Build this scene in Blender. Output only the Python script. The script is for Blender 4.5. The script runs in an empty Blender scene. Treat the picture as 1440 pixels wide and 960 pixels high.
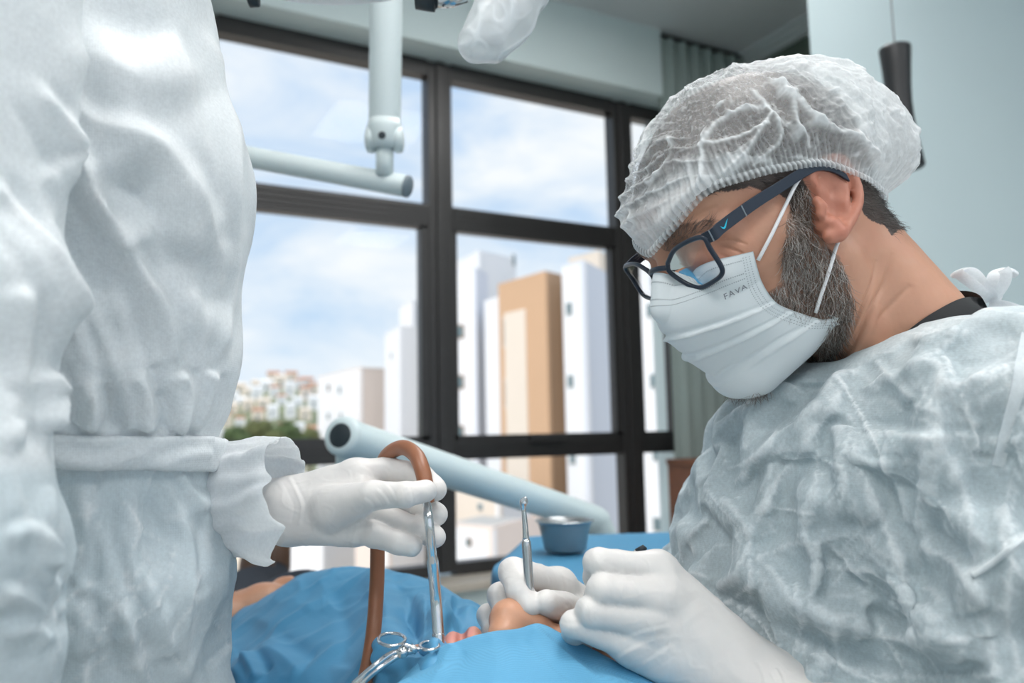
import bpy, bmesh, math, random
import numpy as np
from mathutils import Vector, Matrix

# ------------------------------------------------------------------ camera
scene = bpy.context.scene
FPX = 1120.0
CAM = np.array([0.0, 0.0, 1.25])
_a = math.radians(28.2); _e = math.atan(127 / FPX); _r = 0.02
FW = np.array([math.cos(_e) * math.sin(_a), math.cos(_e) * math.cos(_a), math.sin(_e)])
_R0 = np.array([math.cos(_a), -math.sin(_a), 0.0]); _U0 = np.cross(_R0, FW)
RT = _R0 * math.cos(_r) - _U0 * math.sin(_r)
UP = _U0 * math.cos(_r) + _R0 * math.sin(_r)


def P(x, y, d):
    return CAM + d * (FW + (x - 720) / FPX * RT - (y - 480) / FPX * UP)


def proj(v):
    v = np.asarray(v, dtype=np.float64) - CAM
    d = v @ FW
    return 720 + FPX * (v @ RT) / d, 480 - FPX * (v @ UP) / d, d


cam_data = bpy.data.cameras.new('camera')
cam_data.sensor_width = 36; cam_data.lens = 28
cam_data.clip_start = 0.02; cam_data.clip_end = 2000
cam_data.dof.use_dof = True
cam_data.dof.focus_distance = 0.62
cam_data.dof.aperture_fstop = 5.0
cam = bpy.data.objects.new('camera', cam_data)
scene.collection.objects.link(cam)
M4 = Matrix.Identity(4)
for i in range(3):
    M4[i][0] = RT[i]; M4[i][1] = UP[i]; M4[i][2] = -FW[i]; M4[i][3] = CAM[i]
cam.matrix_world = M4
scene.camera = cam

# ------------------------------------------------------------------ view, sky, sun
scene.view_settings.view_transform = 'Standard'
scene.view_settings.look = 'None'
scene.view_settings.gamma = 1.0
scene.view_settings.exposure = 0.0
try:
    scene.view_settings.use_curve_mapping = False
except Exception:
    pass

world = bpy.data.worlds.new('sky'); scene.world = world
world.use_nodes = True
wn = world.node_tree.nodes; wl = world.node_tree.links
wn.clear()
wo = wn.new('ShaderNodeOutputWorld'); wb = wn.new('ShaderNodeBackground')
tc = wn.new('ShaderNodeTexCoord')
mp = wn.new('ShaderNodeMapping'); mp.inputs['Scale'].default_value = (1.0, 1.0, 3.2)
mp.inputs['Rotation'].default_value = (0.0, 0.12, 0.0)
nz = wn.new('ShaderNodeTexNoise'); nz.inputs['Scale'].default_value = 3.4
nz.inputs['Detail'].default_value = 6; nz.inputs['Roughness'].default_value = 0.55
nz.inputs['Distortion'].default_value = 0.5
rp = wn.new('ShaderNodeValToRGB')
rp.color_ramp.elements[0].position = 0.34; rp.color_ramp.elements[0].color = (0, 0, 0, 1)
rp.color_ramp.elements[1].position = 0.66; rp.color_ramp.elements[1].color = (1, 1, 1, 1)
sep = wn.new('ShaderNodeSeparateXYZ')
grad = wn.new('ShaderNodeValToRGB')
grad.color_ramp.elements[0].position = 0.0; grad.color_ramp.elements[0].color = (0.66, 0.80, 0.95, 1)
grad.color_ramp.elements[1].position = 0.55; grad.color_ramp.elements[1].color = (0.36, 0.58, 0.90, 1)
mixc = wn.new('ShaderNodeMix'); mixc.data_type = 'RGBA'
mixc.inputs[7].default_value = (0.95, 0.975, 1.0, 1)
wl.new(tc.outputs['Generated'], mp.inputs['Vector']); wl.new(mp.outputs[0], nz.inputs['Vector'])
wl.new(nz.outputs['Fac'], rp.inputs[0]); wl.new(tc.outputs['Generated'], sep.inputs[0])
wl.new(sep.outputs['Z'], grad.inputs[0]); wl.new(rp.outputs[0], mixc.inputs[0])
wl.new(grad.outputs[0], mixc.inputs[6]); wl.new(mixc.outputs[2], wb.inputs['Color'])
wb.inputs['Strength'].default_value = 1.06
wl.new(wb.outputs[0], wo.inputs[0])

sun_data = bpy.data.lights.new('sun', 'SUN'); sun_data.energy = 3.2; sun_data.angle = math.radians(6)
sun_data.color = (1.0, 0.95, 0.88)
sun = bpy.data.objects.new('sun', sun_data); scene.collection.objects.link(sun)
sun.location = (-20, -20, 40)
sun.rotation_euler = Vector((0.72, 0.42, -1.05)).to_track_quat('-Z', 'Y').to_euler()

# ------------------------------------------------------------------ helpers
COL = scene.collection
rng = np.random.default_rng(7)
random.seed(7)


def V(*a):
    return np.array(a, dtype=np.float64)


def tag(o, label=None, cat=None, group=None, kind=None):
    if label: o['label'] = label
    if cat: o['category'] = cat
    if group: o['group'] = group
    if kind: o['kind'] = kind
    return o


def empty(name, loc=(0, 0, 0), label=None, cat=None, group=None):
    o = bpy.data.objects.new(name, None); COL.objects.link(o)
    o.location = loc; o.empty_display_size = 0.05
    return tag(o, label, cat, group)


def link_mesh(name, me, material=None, parent=None, smooth=False):
    o = bpy.data.objects.new(name, me); COL.objects.link(o)
    if material is not None: me.materials.append(material)
    if smooth:
        me.polygons.foreach_set('use_smooth', np.ones(len(me.polygons), dtype=bool))
    if parent is not None:
        o.parent = parent
        o.matrix_parent_inverse = Matrix.Translation(parent.location).inverted() if parent.parent is None and parent.type == 'EMPTY' else Matrix.Identity(4)
    return o


def mesh_np(name, verts, faces, material=None, parent=None, smooth=True):
    """verts Nx3 (world), faces list or MxK int array"""
    me = bpy.data.meshes.new(name)
    verts = np.asarray(verts, dtype=np.float32)
    if isinstance(faces, np.ndarray):
        n, k = faces.shape
        me.vertices.add(len(verts)); me.vertices.foreach_set('co', verts.ravel())
        me.loops.add(n * k); me.loops.foreach_set('vertex_index', faces.astype(np.int32).ravel())
        me.polygons.add(n)
        me.polygons.foreach_set('loop_start', np.arange(0, n * k, k, dtype=np.int32))
        me.update(calc_edges=True); me.validate()
    else:
        me.from_pydata([tuple(map(float, v)) for v in verts], [], [tuple(map(int, f)) for f in faces]); me.update()
    return link_mesh(name, me, material, parent, smooth)


def set_attr(o, name, values):
    at = o.data.attributes.new(name, 'FLOAT', 'POINT')
    at.data.foreach_set('value', np.asarray(values, dtype=np.float32))


class MB:
    """collects shapes for ONE mesh"""
    def __init__(s): s.v = []; s.f = []
    def add(s, v, f):
        b = len(s.v); s.v += [tuple(map(float, p)) for p in v]; s.f += [tuple(int(i) + b for i in q) for q in f]
    def box(s, lo, hi):
        x0, y0, z0 = lo; x1, y1, z1 = hi
        s.add([(x0, y0, z0), (x1, y0, z0), (x1, y1, z0), (x0, y1, z0), (x0, y0, z1), (x1, y0, z1), (x1, y1, z1), (x0, y1, z1)],
              [(0, 3, 2, 1), (4, 5, 6, 7), (0, 1, 5, 4), (1, 2, 6, 5), (2, 3, 7, 6), (3, 0, 4, 7)])
    def prism(s, foot, z0, z1):
        n = len(foot)
        s.add([(p[0], p[1], z0) for p in foot] + [(p[0], p[1], z1) for p in foot],
              [tuple(range(n))[::-1], tuple(range(n, 2 * n))] + [(i, (i + 1) % n, n + (i + 1) % n, n + i) for i in range(n)])
    def tube(s, pts, rad, n=16, caps=True):
        pts = [np.asarray(p, float) for p in pts]
        if np.isscalar(rad): rad = [rad] * len(pts)
        ring = []; up = None
        for i, p in enumerate(pts):
            t = pts[min(i + 1, len(pts) - 1)] - pts[max(i - 1, 0)]; t = t / (np.linalg.norm(t) + 1e-12)
            if up is None:
                up = np.cross(t, [0.3, 0.5, 0.8]); up /= np.linalg.norm(up)
            up = up - t * (up @ t); up /= np.linalg.norm(up)
            w = np.cross(t, up)
            ring.append([p + rad[i] * (math.cos(q) * up + math.sin(q) * w) for q in np.arange(n) * 2 * math.pi / n])
        v = [q for r in ring for q in r]; f = []
        for i in range(len(pts) - 1):
            for j in range(n):
                f.append((i * n + j, i * n + (j + 1) % n, (i + 1) * n + (j + 1) % n, (i + 1) * n + j))
        if caps:
            f.append(tuple(range(n))[::-1]); f.append(tuple(range((len(pts) - 1) * n, len(pts) * n)))
        s.add(v, f)
    def lathe(s, base, axis, prof, n=24):
        """prof: list of (r, h) along axis"""
        axis = np.asarray(axis, float); axis = axis / np.linalg.norm(axis); base = np.asarray(base, float)
        a_ = np.cross(axis, [0.3, 0.5, 0.8]); a_ /= np.linalg.norm(a_); b_ = np.cross(axis, a_)
        v = [base + axis * h + max(r, 1e-5) * (math.cos(q) * a_ + math.sin(q) * b_) for r, h in prof for q in np.arange(n) * 2 * math.pi / n]
        m = len(prof)
        f = [(i * n + j, i * n + (j + 1) % n, (i + 1) * n + (j + 1) % n, (i + 1) * n + j) for i in range(m - 1) for j in range(n)]
        s.add(v, f + [tuple(range(n))[::-1], tuple(range((m - 1) * n, m * n))])
    def build(s, name, material=None, parent=None, smooth=False, bevel=0, kind=None, autosmooth=None):
        me = bpy.data.meshes.new(name); me.from_pydata(s.v, [], s.f); me.update()
        if bevel:
            bm = bmesh.new(); bm.from_mesh(me)
            bmesh.ops.bevel(bm, geom=bm.edges[:], offset=bevel, segments=2, affect='EDGES', profile=0.5)
            bm.to_mesh(me); bm.free()
        o = link_mesh(name, me, material, parent, smooth)
        if autosmooth:
            sm = []
            try:
                me.set_sharp_from_angle(angle=autosmooth)
            except Exception:
                pass
        if kind: o['kind'] = kind
        return o


def spline(pts, n):
    """Catmull-Rom through control points -> n samples"""
    p = np.asarray(pts, float)
    p = np.vstack([2 * p[0] - p[1], p, 2 * p[-1] - p[-2]])
    m = len(p) - 3
    t = np.linspace(0, m, n); i = np.clip(t.astype(int), 0, m - 1); u = (t - i)[:, None]
    a, b, c, d = p[i], p[i + 1], p[i + 2], p[i + 3]
    return 0.5 * (2 * b + (c - a) * u + (2 * a - 5 * b + 4 * c - d) * u ** 2 + (3 * b - a - 3 * c + d) * u ** 3)


def smoothstep(a, b, x):
    t = np.clip((x - a) / (b - a), 0, 1)
    return t * t * (3 - 2 * t)


_tab = np.random.default_rng(3).random((64, 64, 64)).astype(np.float32)


def vnoise(p):
    """value noise in [-1,1], p Nx3"""
    p = np.asarray(p, dtype=np.float32)
    i = np.floor(p).astype(np.int32); u = p - i; u = u * u * u * (u * (u * 6 - 15) + 10)
    out = 0
    for dx in (0, 1):
        for dy in (0, 1):
            for dz in (0, 1):
                w = (u[:, 0] if dx else 1 - u[:, 0]) * (u[:, 1] if dy else 1 - u[:, 1]) * (u[:, 2] if dz else 1 - u[:, 2])
                out = out + w * _tab[(i[:, 0] + dx) & 63, (i[:, 1] + dy) & 63, (i[:, 2] + dz) & 63]
    return out * 2 - 1


def fbm(p, oct=4, gain=0.5):
    s = 0; a = 1.0; t = 0
    for k in range(oct):
        s = s + a * vnoise(p * (2.03 ** k) + 17.3 * k); t += a; a *= gain
    return s / t


def ridged(p, oct=3, gain=0.5):
    """crumple: sharp ridges, roughly 0..1"""
    s = 0; a = 1.0; t = 0
    for k in range(oct):
        s = s + a * (1 - np.minimum(1, np.abs(vnoise(p * (1.9 ** k) + 9.7 * k)) * 2.2)); t += a; a *= gain
    return s / t


# ---- signed distance toolkit
def d_sphere(p, c, r): return np.linalg.norm(p - np.float32(c), axis=1) - r


def d_ell(p, c, r, M=None):
    q = p - np.float32(c)
    if M is not None: q = q @ np.float32(M)      # columns of M = axes
    r = np.float32(r)
    k0 = np.linalg.norm(q / r, axis=1); k1 = np.linalg.norm(q / (r * r), axis=1)
    return k0 * (k0 - 1) / (k1 + 1e-9)


def d_cap(p, a, b, ra, rb):
    a = np.float32(a); b = np.float32(b); ba = b - a; pa = p - a
    h = np.clip(pa @ ba / (ba @ ba + 1e-12), 0, 1)
    return np.linalg.norm(pa - h[:, None] * ba, axis=1) - (ra + (rb - ra) * h)


def d_chain(p, pts, rad, k=0.0):
    d = None
    for i in range(len(pts) - 1):
        e = d_cap(p, pts[i], pts[i + 1], rad[i], rad[i + 1])
        d = e if d is None else (smin(d, e, k) if k else np.minimum(d, e))
    return d


def smin(a, b, k):
    h = np.maximum(k - np.abs(a - b), 0) / k
    return np.minimum(a, b) - h * h * k * 0.25


def smax(a, b, k): return -smin(-a, -b, k)


def surface_nets(fn, lo, hi, h):
    lo = np.asarray(lo, float); hi = np.asarray(hi, float)
    n = np.ceil((hi - lo) / h).astype(int) + 1
    ax = [(lo[i] + h * np.arange(n[i])).astype(np.float32) for i in range(3)]
    vals = np.ones(tuple(n), dtype=np.float32)
    B = 8
    nb = -(-n // B)
    bi = np.stack(np.meshgrid(*[np.arange(k) for k in nb], indexing='ij'), -1).reshape(-1, 3)
    ctr = (lo + h * (bi * B + (B - 1) / 2)).astype(np.float32)
    dc = fn(ctr)
    act = np.abs(dc) < 0.87 * B * h * 1.7
    for q in bi[(~act) & (dc < 0)]:
        a0 = q * B; vals[a0[0]:a0[0] + B, a0[1]:a0[1] + B, a0[2]:a0[2] + B] = -1
    off = np.stack(np.meshgrid(*[np.arange(B)] * 3, indexing='ij'), -1).reshape(-1, 3)
    ab = bi[act]
    for i in range(0, len(ab), 500):
        g = (ab[i:i + 500, None, :] * B + off[None]).reshape(-1, 3)
        g = g[(g < n).all(1)]
        vals[g[:, 0], g[:, 1], g[:, 2]] = fn((lo + h * g).astype(np.float32))
    s = vals < 0
    c = [s[i:n[0] - 1 + i, j:n[1] - 1 + j, k:n[2] - 1 + k] for i in (0, 1) for j in (0, 1) for k in (0, 1)]
    cnt = sum(x.astype(np.int8) for x in c)
    mask = (cnt > 0) & (cnt < 8)
    I, J, K = np.nonzero(mask)
    idx = -np.ones(mask.shape, dtype=np.int64); idx[mask] = np.arange(len(I))
    pos = np.zeros((len(I), 3)); w = np.zeros(len(I))
    cor = np.array([(i, j, k) for i in (0, 1) for j in (0, 1) for k in (0, 1)])
    cv = [vals[I + o[0], J + o[1], K + o[2]] for o in cor]
    for a in range(8):
        for b in range(a + 1, 8):
            if np.abs(cor[a] - cor[b]).sum() != 1: continue
            va, vb = cv[a], cv[b]
            cr = (va < 0) != (vb < 0)
            t = np.where(cr, va / np.where(cr, va - vb, 1), 0)
            pos += cr[:, None] * (cor[a] + t[:, None] * (cor[b] - cor[a])); w += cr
    verts = lo + h * (np.stack([I, J, K], 1) + pos / w[:, None])
    quads = []
    for axis in range(3):
        sl0 = [slice(None)] * 3; sl1 = [slice(None)] * 3
        sl0[axis] = slice(0, -1); sl1[axis] = slice(1, None)
        s0 = s[tuple(sl0)]; s1 = s[tuple(sl1)]
        ch = np.argwhere(s0 != s1)
        u, v = (axis + 1) % 3, (axis + 2) % 3
        ok = (ch[:, u] > 0) & (ch[:, v] > 0) & (ch[:, u] < n[u] - 1) & (ch[:, v] < n[v] - 1)
        ch = ch[ok]
        du = np.zeros(3, int); du[u] = 1; dv = np.zeros(3, int); dv[v] = 1
        g = lambda q: idx[q[:, 0], q[:, 1], q[:, 2]]
        q = np.stack([g(ch - du - dv), g(ch - dv), g(ch), g(ch - du)], 1)
        flip = ~s0[ch[:, 0], ch[:, 1], ch[:, 2]]
        q[flip] = q[flip][:, ::-1]
        quads.append(q)
    q = np.vstack(quads); q = q[(q >= 0).all(1)]
    return verts, q


def vnormals(v, q):
    n = np.zeros_like(v)
    a = v[q[:, 2]] - v[q[:, 0]]; b = v[q[:, 3]] - v[q[:, 1]]
    fn = np.cross(a, b)
    for k in range(4): np.add.at(n, q[:, k], fn)
    return n / (np.linalg.norm(n, axis=1, keepdims=True) + 1e-12)


def subdivide(v, q, smooth=True):
    """Catmull-Clark style split of a quad mesh (numpy)"""
    nv = len(v)
    fc = v[q].mean(1)
    e = np.sort(np.stack([q, np.roll(q, -1, 1)], -1).reshape(-1, 2), 1)
    key = e[:, 0] * nv + e[:, 1]
    uk, inv = np.unique(key, return_inverse=True)
    ea, eb = uk // nv, uk % nv
    ne = len(uk); nf = len(q)
    fidx = np.repeat(np.arange(nf), 4)
    cnt = np.bincount(inv, minlength=ne)
    fsum = np.zeros((ne, 3)); np.add.at(fsum, inv, fc[fidx])
    em = (v[ea] + v[eb]) / 2
    ep = np.where((cnt == 2)[:, None], (v[ea] + v[eb] + fsum) / 4, em) if smooth else em
    if smooth:
        val = np.bincount(q.ravel(), minlength=nv).astype(float)
        F_ = np.zeros((nv, 3)); np.add.at(F_, q.ravel(), np.repeat(fc, 4, 0)); F_ /= np.maximum(val, 1)[:, None]
        E_ = np.zeros((nv, 3)); ec = np.zeros(nv)
        np.add.at(E_, ea, em); np.add.at(E_, eb, em); np.add.at(ec, ea, 1); np.add.at(ec, eb, 1)
        E_ /= np.maximum(ec, 1)[:, None]
        bd = np.zeros(nv, bool); bd[ea[cnt == 1]] = True; bd[eb[cnt == 1]] = True
        m = np.maximum(val, 3)[:, None]
        nvtx = np.where(bd[:, None], v, (F_ + 2 * E_ + (m - 3) * v) / m)
    else:
        nvtx = v
    allv = np.vstack([nvtx, ep, fc])
    ei = inv.reshape(nf, 4) + nv; fi = np.arange(nf) + nv + ne
    nq = np.concatenate([np.stack([q[:, k], ei[:, k], fi, ei[:, (k + 3) % 4]], 1) for k in range(4)])
    return allv, nq


def grid_faces(nu, nv, wrap_u=False):
    I, J = np.meshgrid(np.arange(nu if wrap_u else nu - 1), np.arange(nv - 1), indexing='ij')
    I = I.ravel(); J = J.ravel(); I2 = (I + 1) % nu
    return np.stack([I * nv + J, I2 * nv + J, I2 * nv + J + 1, I * nv + J + 1], 1)


def polydist(px, py, line):
    """distance to a polyline in 2D and the parameter 0..1 along it"""
    line = np.asarray(line, float); best = np.full(px.shape, 1e9); par = np.zeros(px.shape); side = np.zeros(px.shape)
    L = np.r_[0, np.cumsum(np.linalg.norm(np.diff(line, axis=0), axis=1))]
    for i in range(len(line) - 1):
        a, b = line[i], line[i + 1]; ab = b - a; l2 = ab @ ab + 1e-9
        h = np.clip(((px - a[0]) * ab[0] + (py - a[1]) * ab[1]) / l2, 0, 1)
        dx = px - a[0] - h * ab[0]; dy = py - a[1] - h * ab[1]
        d = np.hypot(dx, dy); m = d < best
        best[m] = d[m]; par[m] = ((L[i] + h * math.sqrt(l2)) / L[-1])[m]
        side[m] = np.sign(ab[0] * dy - ab[1] * dx)[m]
    return best, par, side


# ---- materials
def mat(name, color, rough=0.6, metal=0.0, noise=None, bump=None, spec=0.5, sub=0.0, subr=(1, .4, .25), coat=0.0, ramp=None, attr=None, extra=None):
    """noise=(scale, amount) colour mottling; bump=(scale, strength, distance); attr=(attribute, colour2)"""
    m = bpy.data.materials.new(name); m.use_nodes = True
    N = m.node_tree.nodes; L = m.node_tree.links
    b = N['Principled BSDF']
    b.inputs['Base Color'].default_value = (*color, 1); b.inputs['Roughness'].default_value = rough
    b.inputs['Metallic'].default_value = metal
    b.inputs['Specular IOR Level'].default_value = spec
    if coat: b.inputs['Coat Weight'].default_value = coat
    if sub:
        b.inputs['Subsurface Weight'].default_value = sub; b.inputs['Subsurface Radius'].default_value = subr
        b.inputs['Subsurface Scale'].default_value = 0.01
    t = N.new('ShaderNodeTexCoord')
    cur = None
    if attr:
        for nm, c2 in (attr if isinstance(attr, list) else [attr]):
            a = N.new('ShaderNodeAttribute'); a.attribute_name = nm
            mx = N.new('ShaderNodeMix'); mx.data_type = 'RGBA'
            mx.inputs[6].default_value = (*color, 1); mx.inputs[7].default_value = (*c2, 1)
            if cur is not None: L.new(cur, mx.inputs[6])
            L.new(a.outputs['Fac'], mx.inputs[0]); cur = mx.outputs[2]
    if noise:
        n = N.new('ShaderNodeTexNoise'); n.inputs['Scale'].default_value = noise[0]; n.inputs['Detail'].default_value = 4
        L.new(t.outputs['Object'], n.inputs['Vector'])
        mr = N.new('ShaderNodeMapRange'); mr.inputs[3].default_value = 1 - noise[1]; mr.inputs[4].default_value = 1 + noise[1]
        L.new(n.outputs['Fac'], mr.inputs[0])
        mx = N.new('ShaderNodeMix'); mx.data_type = 'RGBA'; mx.blend_type = 'MULTIPLY'; mx.inputs[0].default_value = 1
        mx.inputs[6].default_value = (*color, 1)
        if cur is not None: L.new(cur, mx.inputs[6])
        L.new(mr.outputs[0], mx.inputs[7]); cur = mx.outputs[2]
    if cur is not None: L.new(cur, b.inputs['Base Color'])
    if bump:
        n = N.new('ShaderNodeTexNoise'); n.inputs['Scale'].default_value = bump[0]; n.inputs['Detail'].default_value = 3
        L.new(t.outputs['Object'], n.inputs['Vector'])
        bp = N.new('ShaderNodeBump'); bp.inputs['Strength'].default_value = bump[1]; bp.inputs['Distance'].default_value = bump[2]
        L.new(n.outputs['Fac'], bp.inputs['Height']); L.new(bp.outputs[0], b.inputs['Normal'])
    if extra: extra(m, N, L, b, t)
    return m
# ================================================================== the room
m_wall = mat('wall_paint_pale', (0.61, 0.715, 0.735), 0.9, bump=(60, .05, .002), noise=(3, .02))
m_lintel = mat('lintel_paint', (0.70, 0.80, 0.80), 0.9, bump=(60, .05, .002))
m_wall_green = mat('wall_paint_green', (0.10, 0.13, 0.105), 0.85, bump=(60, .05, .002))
m_ceiling = mat('ceiling_paint', (0.72, 0.74, 0.75), 0.95, bump=(80, .05, .002))
m_cornice = mat('cornice_paint', (0.62, 0.66, 0.66), 0.8)
m_floor = mat('floor_vinyl', (0.42, 0.42, 0.40), 0.5, noise=(6, .05))
m_frame = mat('dark_aluminium', (0.032, 0.030, 0.030), 0.34, 0.0, bump=(200, .05, .0005), noise=(30, .15))
m_sill = mat('sill_stone', (0.52, 0.47, 0.40), 0.5, noise=(40, .12))

X0, X1, Y0, YW, ZC = -2.6, 4.6, -3.2, 2.75, 3.085
XR, YR = 2.857, 1.50     # recess corner, face of the nearer right wall
XP = 1.79


def struct(mb, name, m, **k):
    o = mb.build(name, m, **k); o['kind'] = 'structure'; return o


b = MB(); b.box((X0, Y0, -.1), (X1, 3.05, 0)); struct(b, 'floor', m_floor)
b = MB(); b.box((X0 - .2, Y0, ZC), (X1 + .2, 3.05, ZC + .2)); struct(b, 'ceiling', m_ceiling)
# window wall: lintel above, apron below, pier at right behind the curtain
b = MB(); b.box((X0, YW, 2.768), (2.285, 3.05, ZC)); b.box((2.285, YW + .06, 2.768), (2.41, 3.05, ZC)); b.box((X0, YW + .02, 0), (2.41, 3.05, .70)); b.box((2.41, YW + .06, 0), (XR, 3.05, ZC))
b.box((X0, YW, .70), (X0 + .3, 3.05, 2.768))
struct(b, 'wall_back', m_lintel)
b = MB(); b.prism([(XP, YR), (X1 + .2, YR), (X1 + .2, YR + .15), (XP + .22, YR + .15)], 0, ZC)
wr = struct(b, 'wall_right', m_wall)
b = MB(); b.box((XR, YR + .15, 0), (XR + .15, 3.05, ZC)); struct(b, 'wall_recess', m_wall_green)
b = MB(); b.box((X1, Y0, 0), (X1 + .2, YR, ZC)); struct(b, 'wall_side', m_wall)
b = MB(); b.box((X0 - .2, Y0, 0), (X0, 3.05, ZC)); struct(b, 'wall_left', m_wall)
b = MB(); b.box((X0 - .2, Y0 - .2, 0), (X1 + .2, Y0, .5)); b.box((X0 - .2, Y0 - .2, 2.9), (X1 + .2, Y0, ZC + .2))
b.box((X0 - .2, Y0 - .2, .5), (X0 + .3, Y0, 2.9)); b.box((X1 - .3, Y0 - .2, .5), (X1 + .2, Y0, 2.9))
struct(b, 'wall_front', m_wall)  # wide opening added to let sky light in from behind the camera
# cornice along the green wall
b = MB()
for k, (w, h) in enumerate([(.075, .02), (.055, .04), (.03, .06)]):
    b.box((XR - w, YR + .15, ZC - h), (XR, YW + .06, ZC - h + .02))
struct(b, 'trim_1', m_cornice)
b = MB(); b.box((X0, YW - .03, .675), (2.41, YW + .15, .705)); struct(b, 'trim_2', m_sill, bevel=.004)

# ---- window: frame bars and panes as parts
def glass_mat():
    m = bpy.data.materials.new('window_glass'); m.use_nodes = True
    N = m.node_tree.nodes; L = m.node_tree.links
    N.remove(N['Principled BSDF'])
    tr = N.new('ShaderNodeBsdfTransparent'); tr.inputs[0].default_value = (.97, .98, .98, 1)
    gl = N.new('ShaderNodeBsdfGlossy'); gl.inputs['Roughness'].default_value = 0.03
    fr = N.new('ShaderNodeFresnel'); fr.inputs[0].default_value = 1.12
    mx = N.new('ShaderNodeMixShader')
    L.new(fr.outputs[0], mx.inputs[0]); L.new(tr.outputs[0], mx.inputs[1]); L.new(gl.outputs[0], mx.inputs[2])
    L.new(mx.outputs[0], N['Material Output'].inputs[0])
    return m


m_glass = glass_mat()
WY = 2.88
win = empty('window_1', (1.0, WY, .72)); win['kind'] = 'structure'
mull = [2.147 - .915 * k for k in range(5)]            # mullion centres
cols = [(2.2, 2.41)] + [(mull[k + 1] + .053, mull[k] - .053) for k in range(4)]
rows = [(.752, 1.145, 0), (1.225, 2.072, .034), (2.16, 2.70, 0)]
for x in mull:
    b = MB(); b.box((x - .053, WY, .72), (x + .053, WY + .07, 2.76)); b.build('mullion', m_frame, win, bevel=.004)
    b = MB(); b.box((x - .02, WY - .012, .72), (x + .02, WY + .002, 2.76)); b.build('mullion_rib', m_frame, win, bevel=.004)
for z0, z1, nm in ((.70, .752, 'bottom_rail'), (1.145, 1.225, 'transom'), (2.072, 2.16, 'transom'), (2.70, 2.766, 'top_rail')):
    for xa, xb in cols:
        b = MB(); b.box((xa, WY + .002, z0), (xb, WY + .066, z1))
        if nm == 'transom':
            for q in (.25, .5, .75):
                zz = z0 + (z1 - z0) * q; b.box((xa, WY - .004, zz - .004), (xb, WY + .003, zz + .004))
        b.build(nm, m_frame, win)
for xa, xb in cols:
    for z0, z1, fr in rows:
        if fr:
            s = MB()
            s.box((xa, WY + .006, z0), (xb, WY + .05, z0 + fr * .45)); s.box((xa, WY + .006, z1 - fr * .3), (xb, WY + .05, z1))
            s.box((xa, WY + .006, z0), (xa + fr * .55, WY + .05, z1)); s.box((xb - fr * .95, WY + .006, z0), (xb, WY + .05, z1))
            s.build('sash', m_frame, win)
        b = MB(); b.box((xa, WY + .03, z0), (xb, WY + .036, z1)); b.build('pane', m_glass, win)
b = MB(); b.box((1.62, WY - .02, 1.205), (1.78, WY + .004, 1.235)); b.build('latch', m_frame, win, bevel=.004)

# ---- added ceiling light panels, out of view, put in to brighten the room
def emit_mat(name, color, s):
    m = bpy.data.materials.new(name); m.use_nodes = True
    N = m.node_tree.nodes; L = m.node_tree.links
    N.remove(N['Principled BSDF']); e = N.new('ShaderNodeEmission')
    e.inputs[0].default_value = (*color, 1); e.inputs[1].default_value = s
    L.new(e.outputs[0], N['Material Output'].inputs[0]); return m


m_fill_light = emit_mat('fill_light_diffuser', (1.0, .98, .96), 18.0)
m_white_metal = mat('white_enamel', (.82, .84, .85), .35)
for k, (x, y) in enumerate([(-.9, .15), (-.9, -1.5), (.9, -1.5), (2.3, -1.2), (.6, .35), (1.45, 1.45)]):
    t = empty('fill_light_panel', (x, y, ZC), ['white square fill light panel added above the assistant', 'white square fill light panel added behind the assistant',
              'white square fill light panel added behind the camera', 'white square fill light panel added behind the dentist', 'white square fill light panel added above the patient', 'white square fill light panel added nearest the window'][k], 'ceiling light', 'added fill light panels')
    f = MB(); w = .32
    f.box((x - w, y - w, ZC - .03), (x + w, y - w + .02, ZC)); f.box((x - w, y + w - .02, ZC - .03), (x + w, y + w, ZC))
    f.box((x - w, y - w, ZC - .03), (x - w + .02, y + w, ZC)); f.box((x + w - .02, y - w, ZC - .03), (x + w, y + w, ZC))
    f.build('frame', m_white_metal, t)
    d = MB(); d.box((x - w + .02, y - w + .02, ZC - .02), (x + w - .02, y + w - .02, ZC - .005)); d.build('diffuser', m_fill_light, t)

# ---- small round ceiling detector
c = P(1092, 12, 3.0); c[2] = ZC
dv = (c - CAM); 
t = empty('smoke_detector', (2.52, 2.18, ZC), 'small round grey detector on the ceiling above the white cap', 'detector')
m_det = mat('detector_plastic', (.42, .44, .45), .5)
b = MB(); b.lathe((2.52, 2.18, ZC), (0, 0, -1), [(.075, 0), (.075, .012), (.06, .022), (.05, .024)], 28); b.build('base', m_det, t, smooth=True)
b = MB(); b.lathe((2.52, 2.18, ZC - .024), (0, 0, -1), [(.04, 0), (.04, .012), (.028, .022), (.002, .024)], 24); b.build('cap', mat('detector_dark', (.2, .22, .22), .5), t, smooth=True)

# ---- curtain in the recess
m_curtain = mat('curtain_fabric', (0.33, 0.395, 0.375), 0.85, noise=(5, .08), bump=(300, .1, .001))
nu, nv = 260, 30
u = np.linspace(0, 1, nu); zz = np.linspace(.02, ZC - .03, nv)
vx = 2.285 + u * (XR - .02 - 2.285)
wave = .016 * np.sin(u * 44) + .009 * np.sin(u * 91 + 1.2)
v = np.stack([np.repeat(vx, nv), YW + .012 + np.repeat(wave, nv), np.tile(zz, nu)], 1)
v2 = v.copy(); v2[:, 1] += .004
fc = grid_faces(nu, nv); 
cu = empty('curtain', (2.57, YW, 0), 'grey green pleated floor length curtain right of the window', 'curtain')
mesh_np('curtain_cloth', np.vstack([v, v2]), np.vstack([fc, fc[:, ::-1] + len(v)]), m_curtain, cu)
b = MB(); b.tube([(2.27, YW + .012, ZC - .02), (XR - .015, YW + .012, ZC - .02)], .009, 10); b.build('rod', m_frame, cu)

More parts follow.
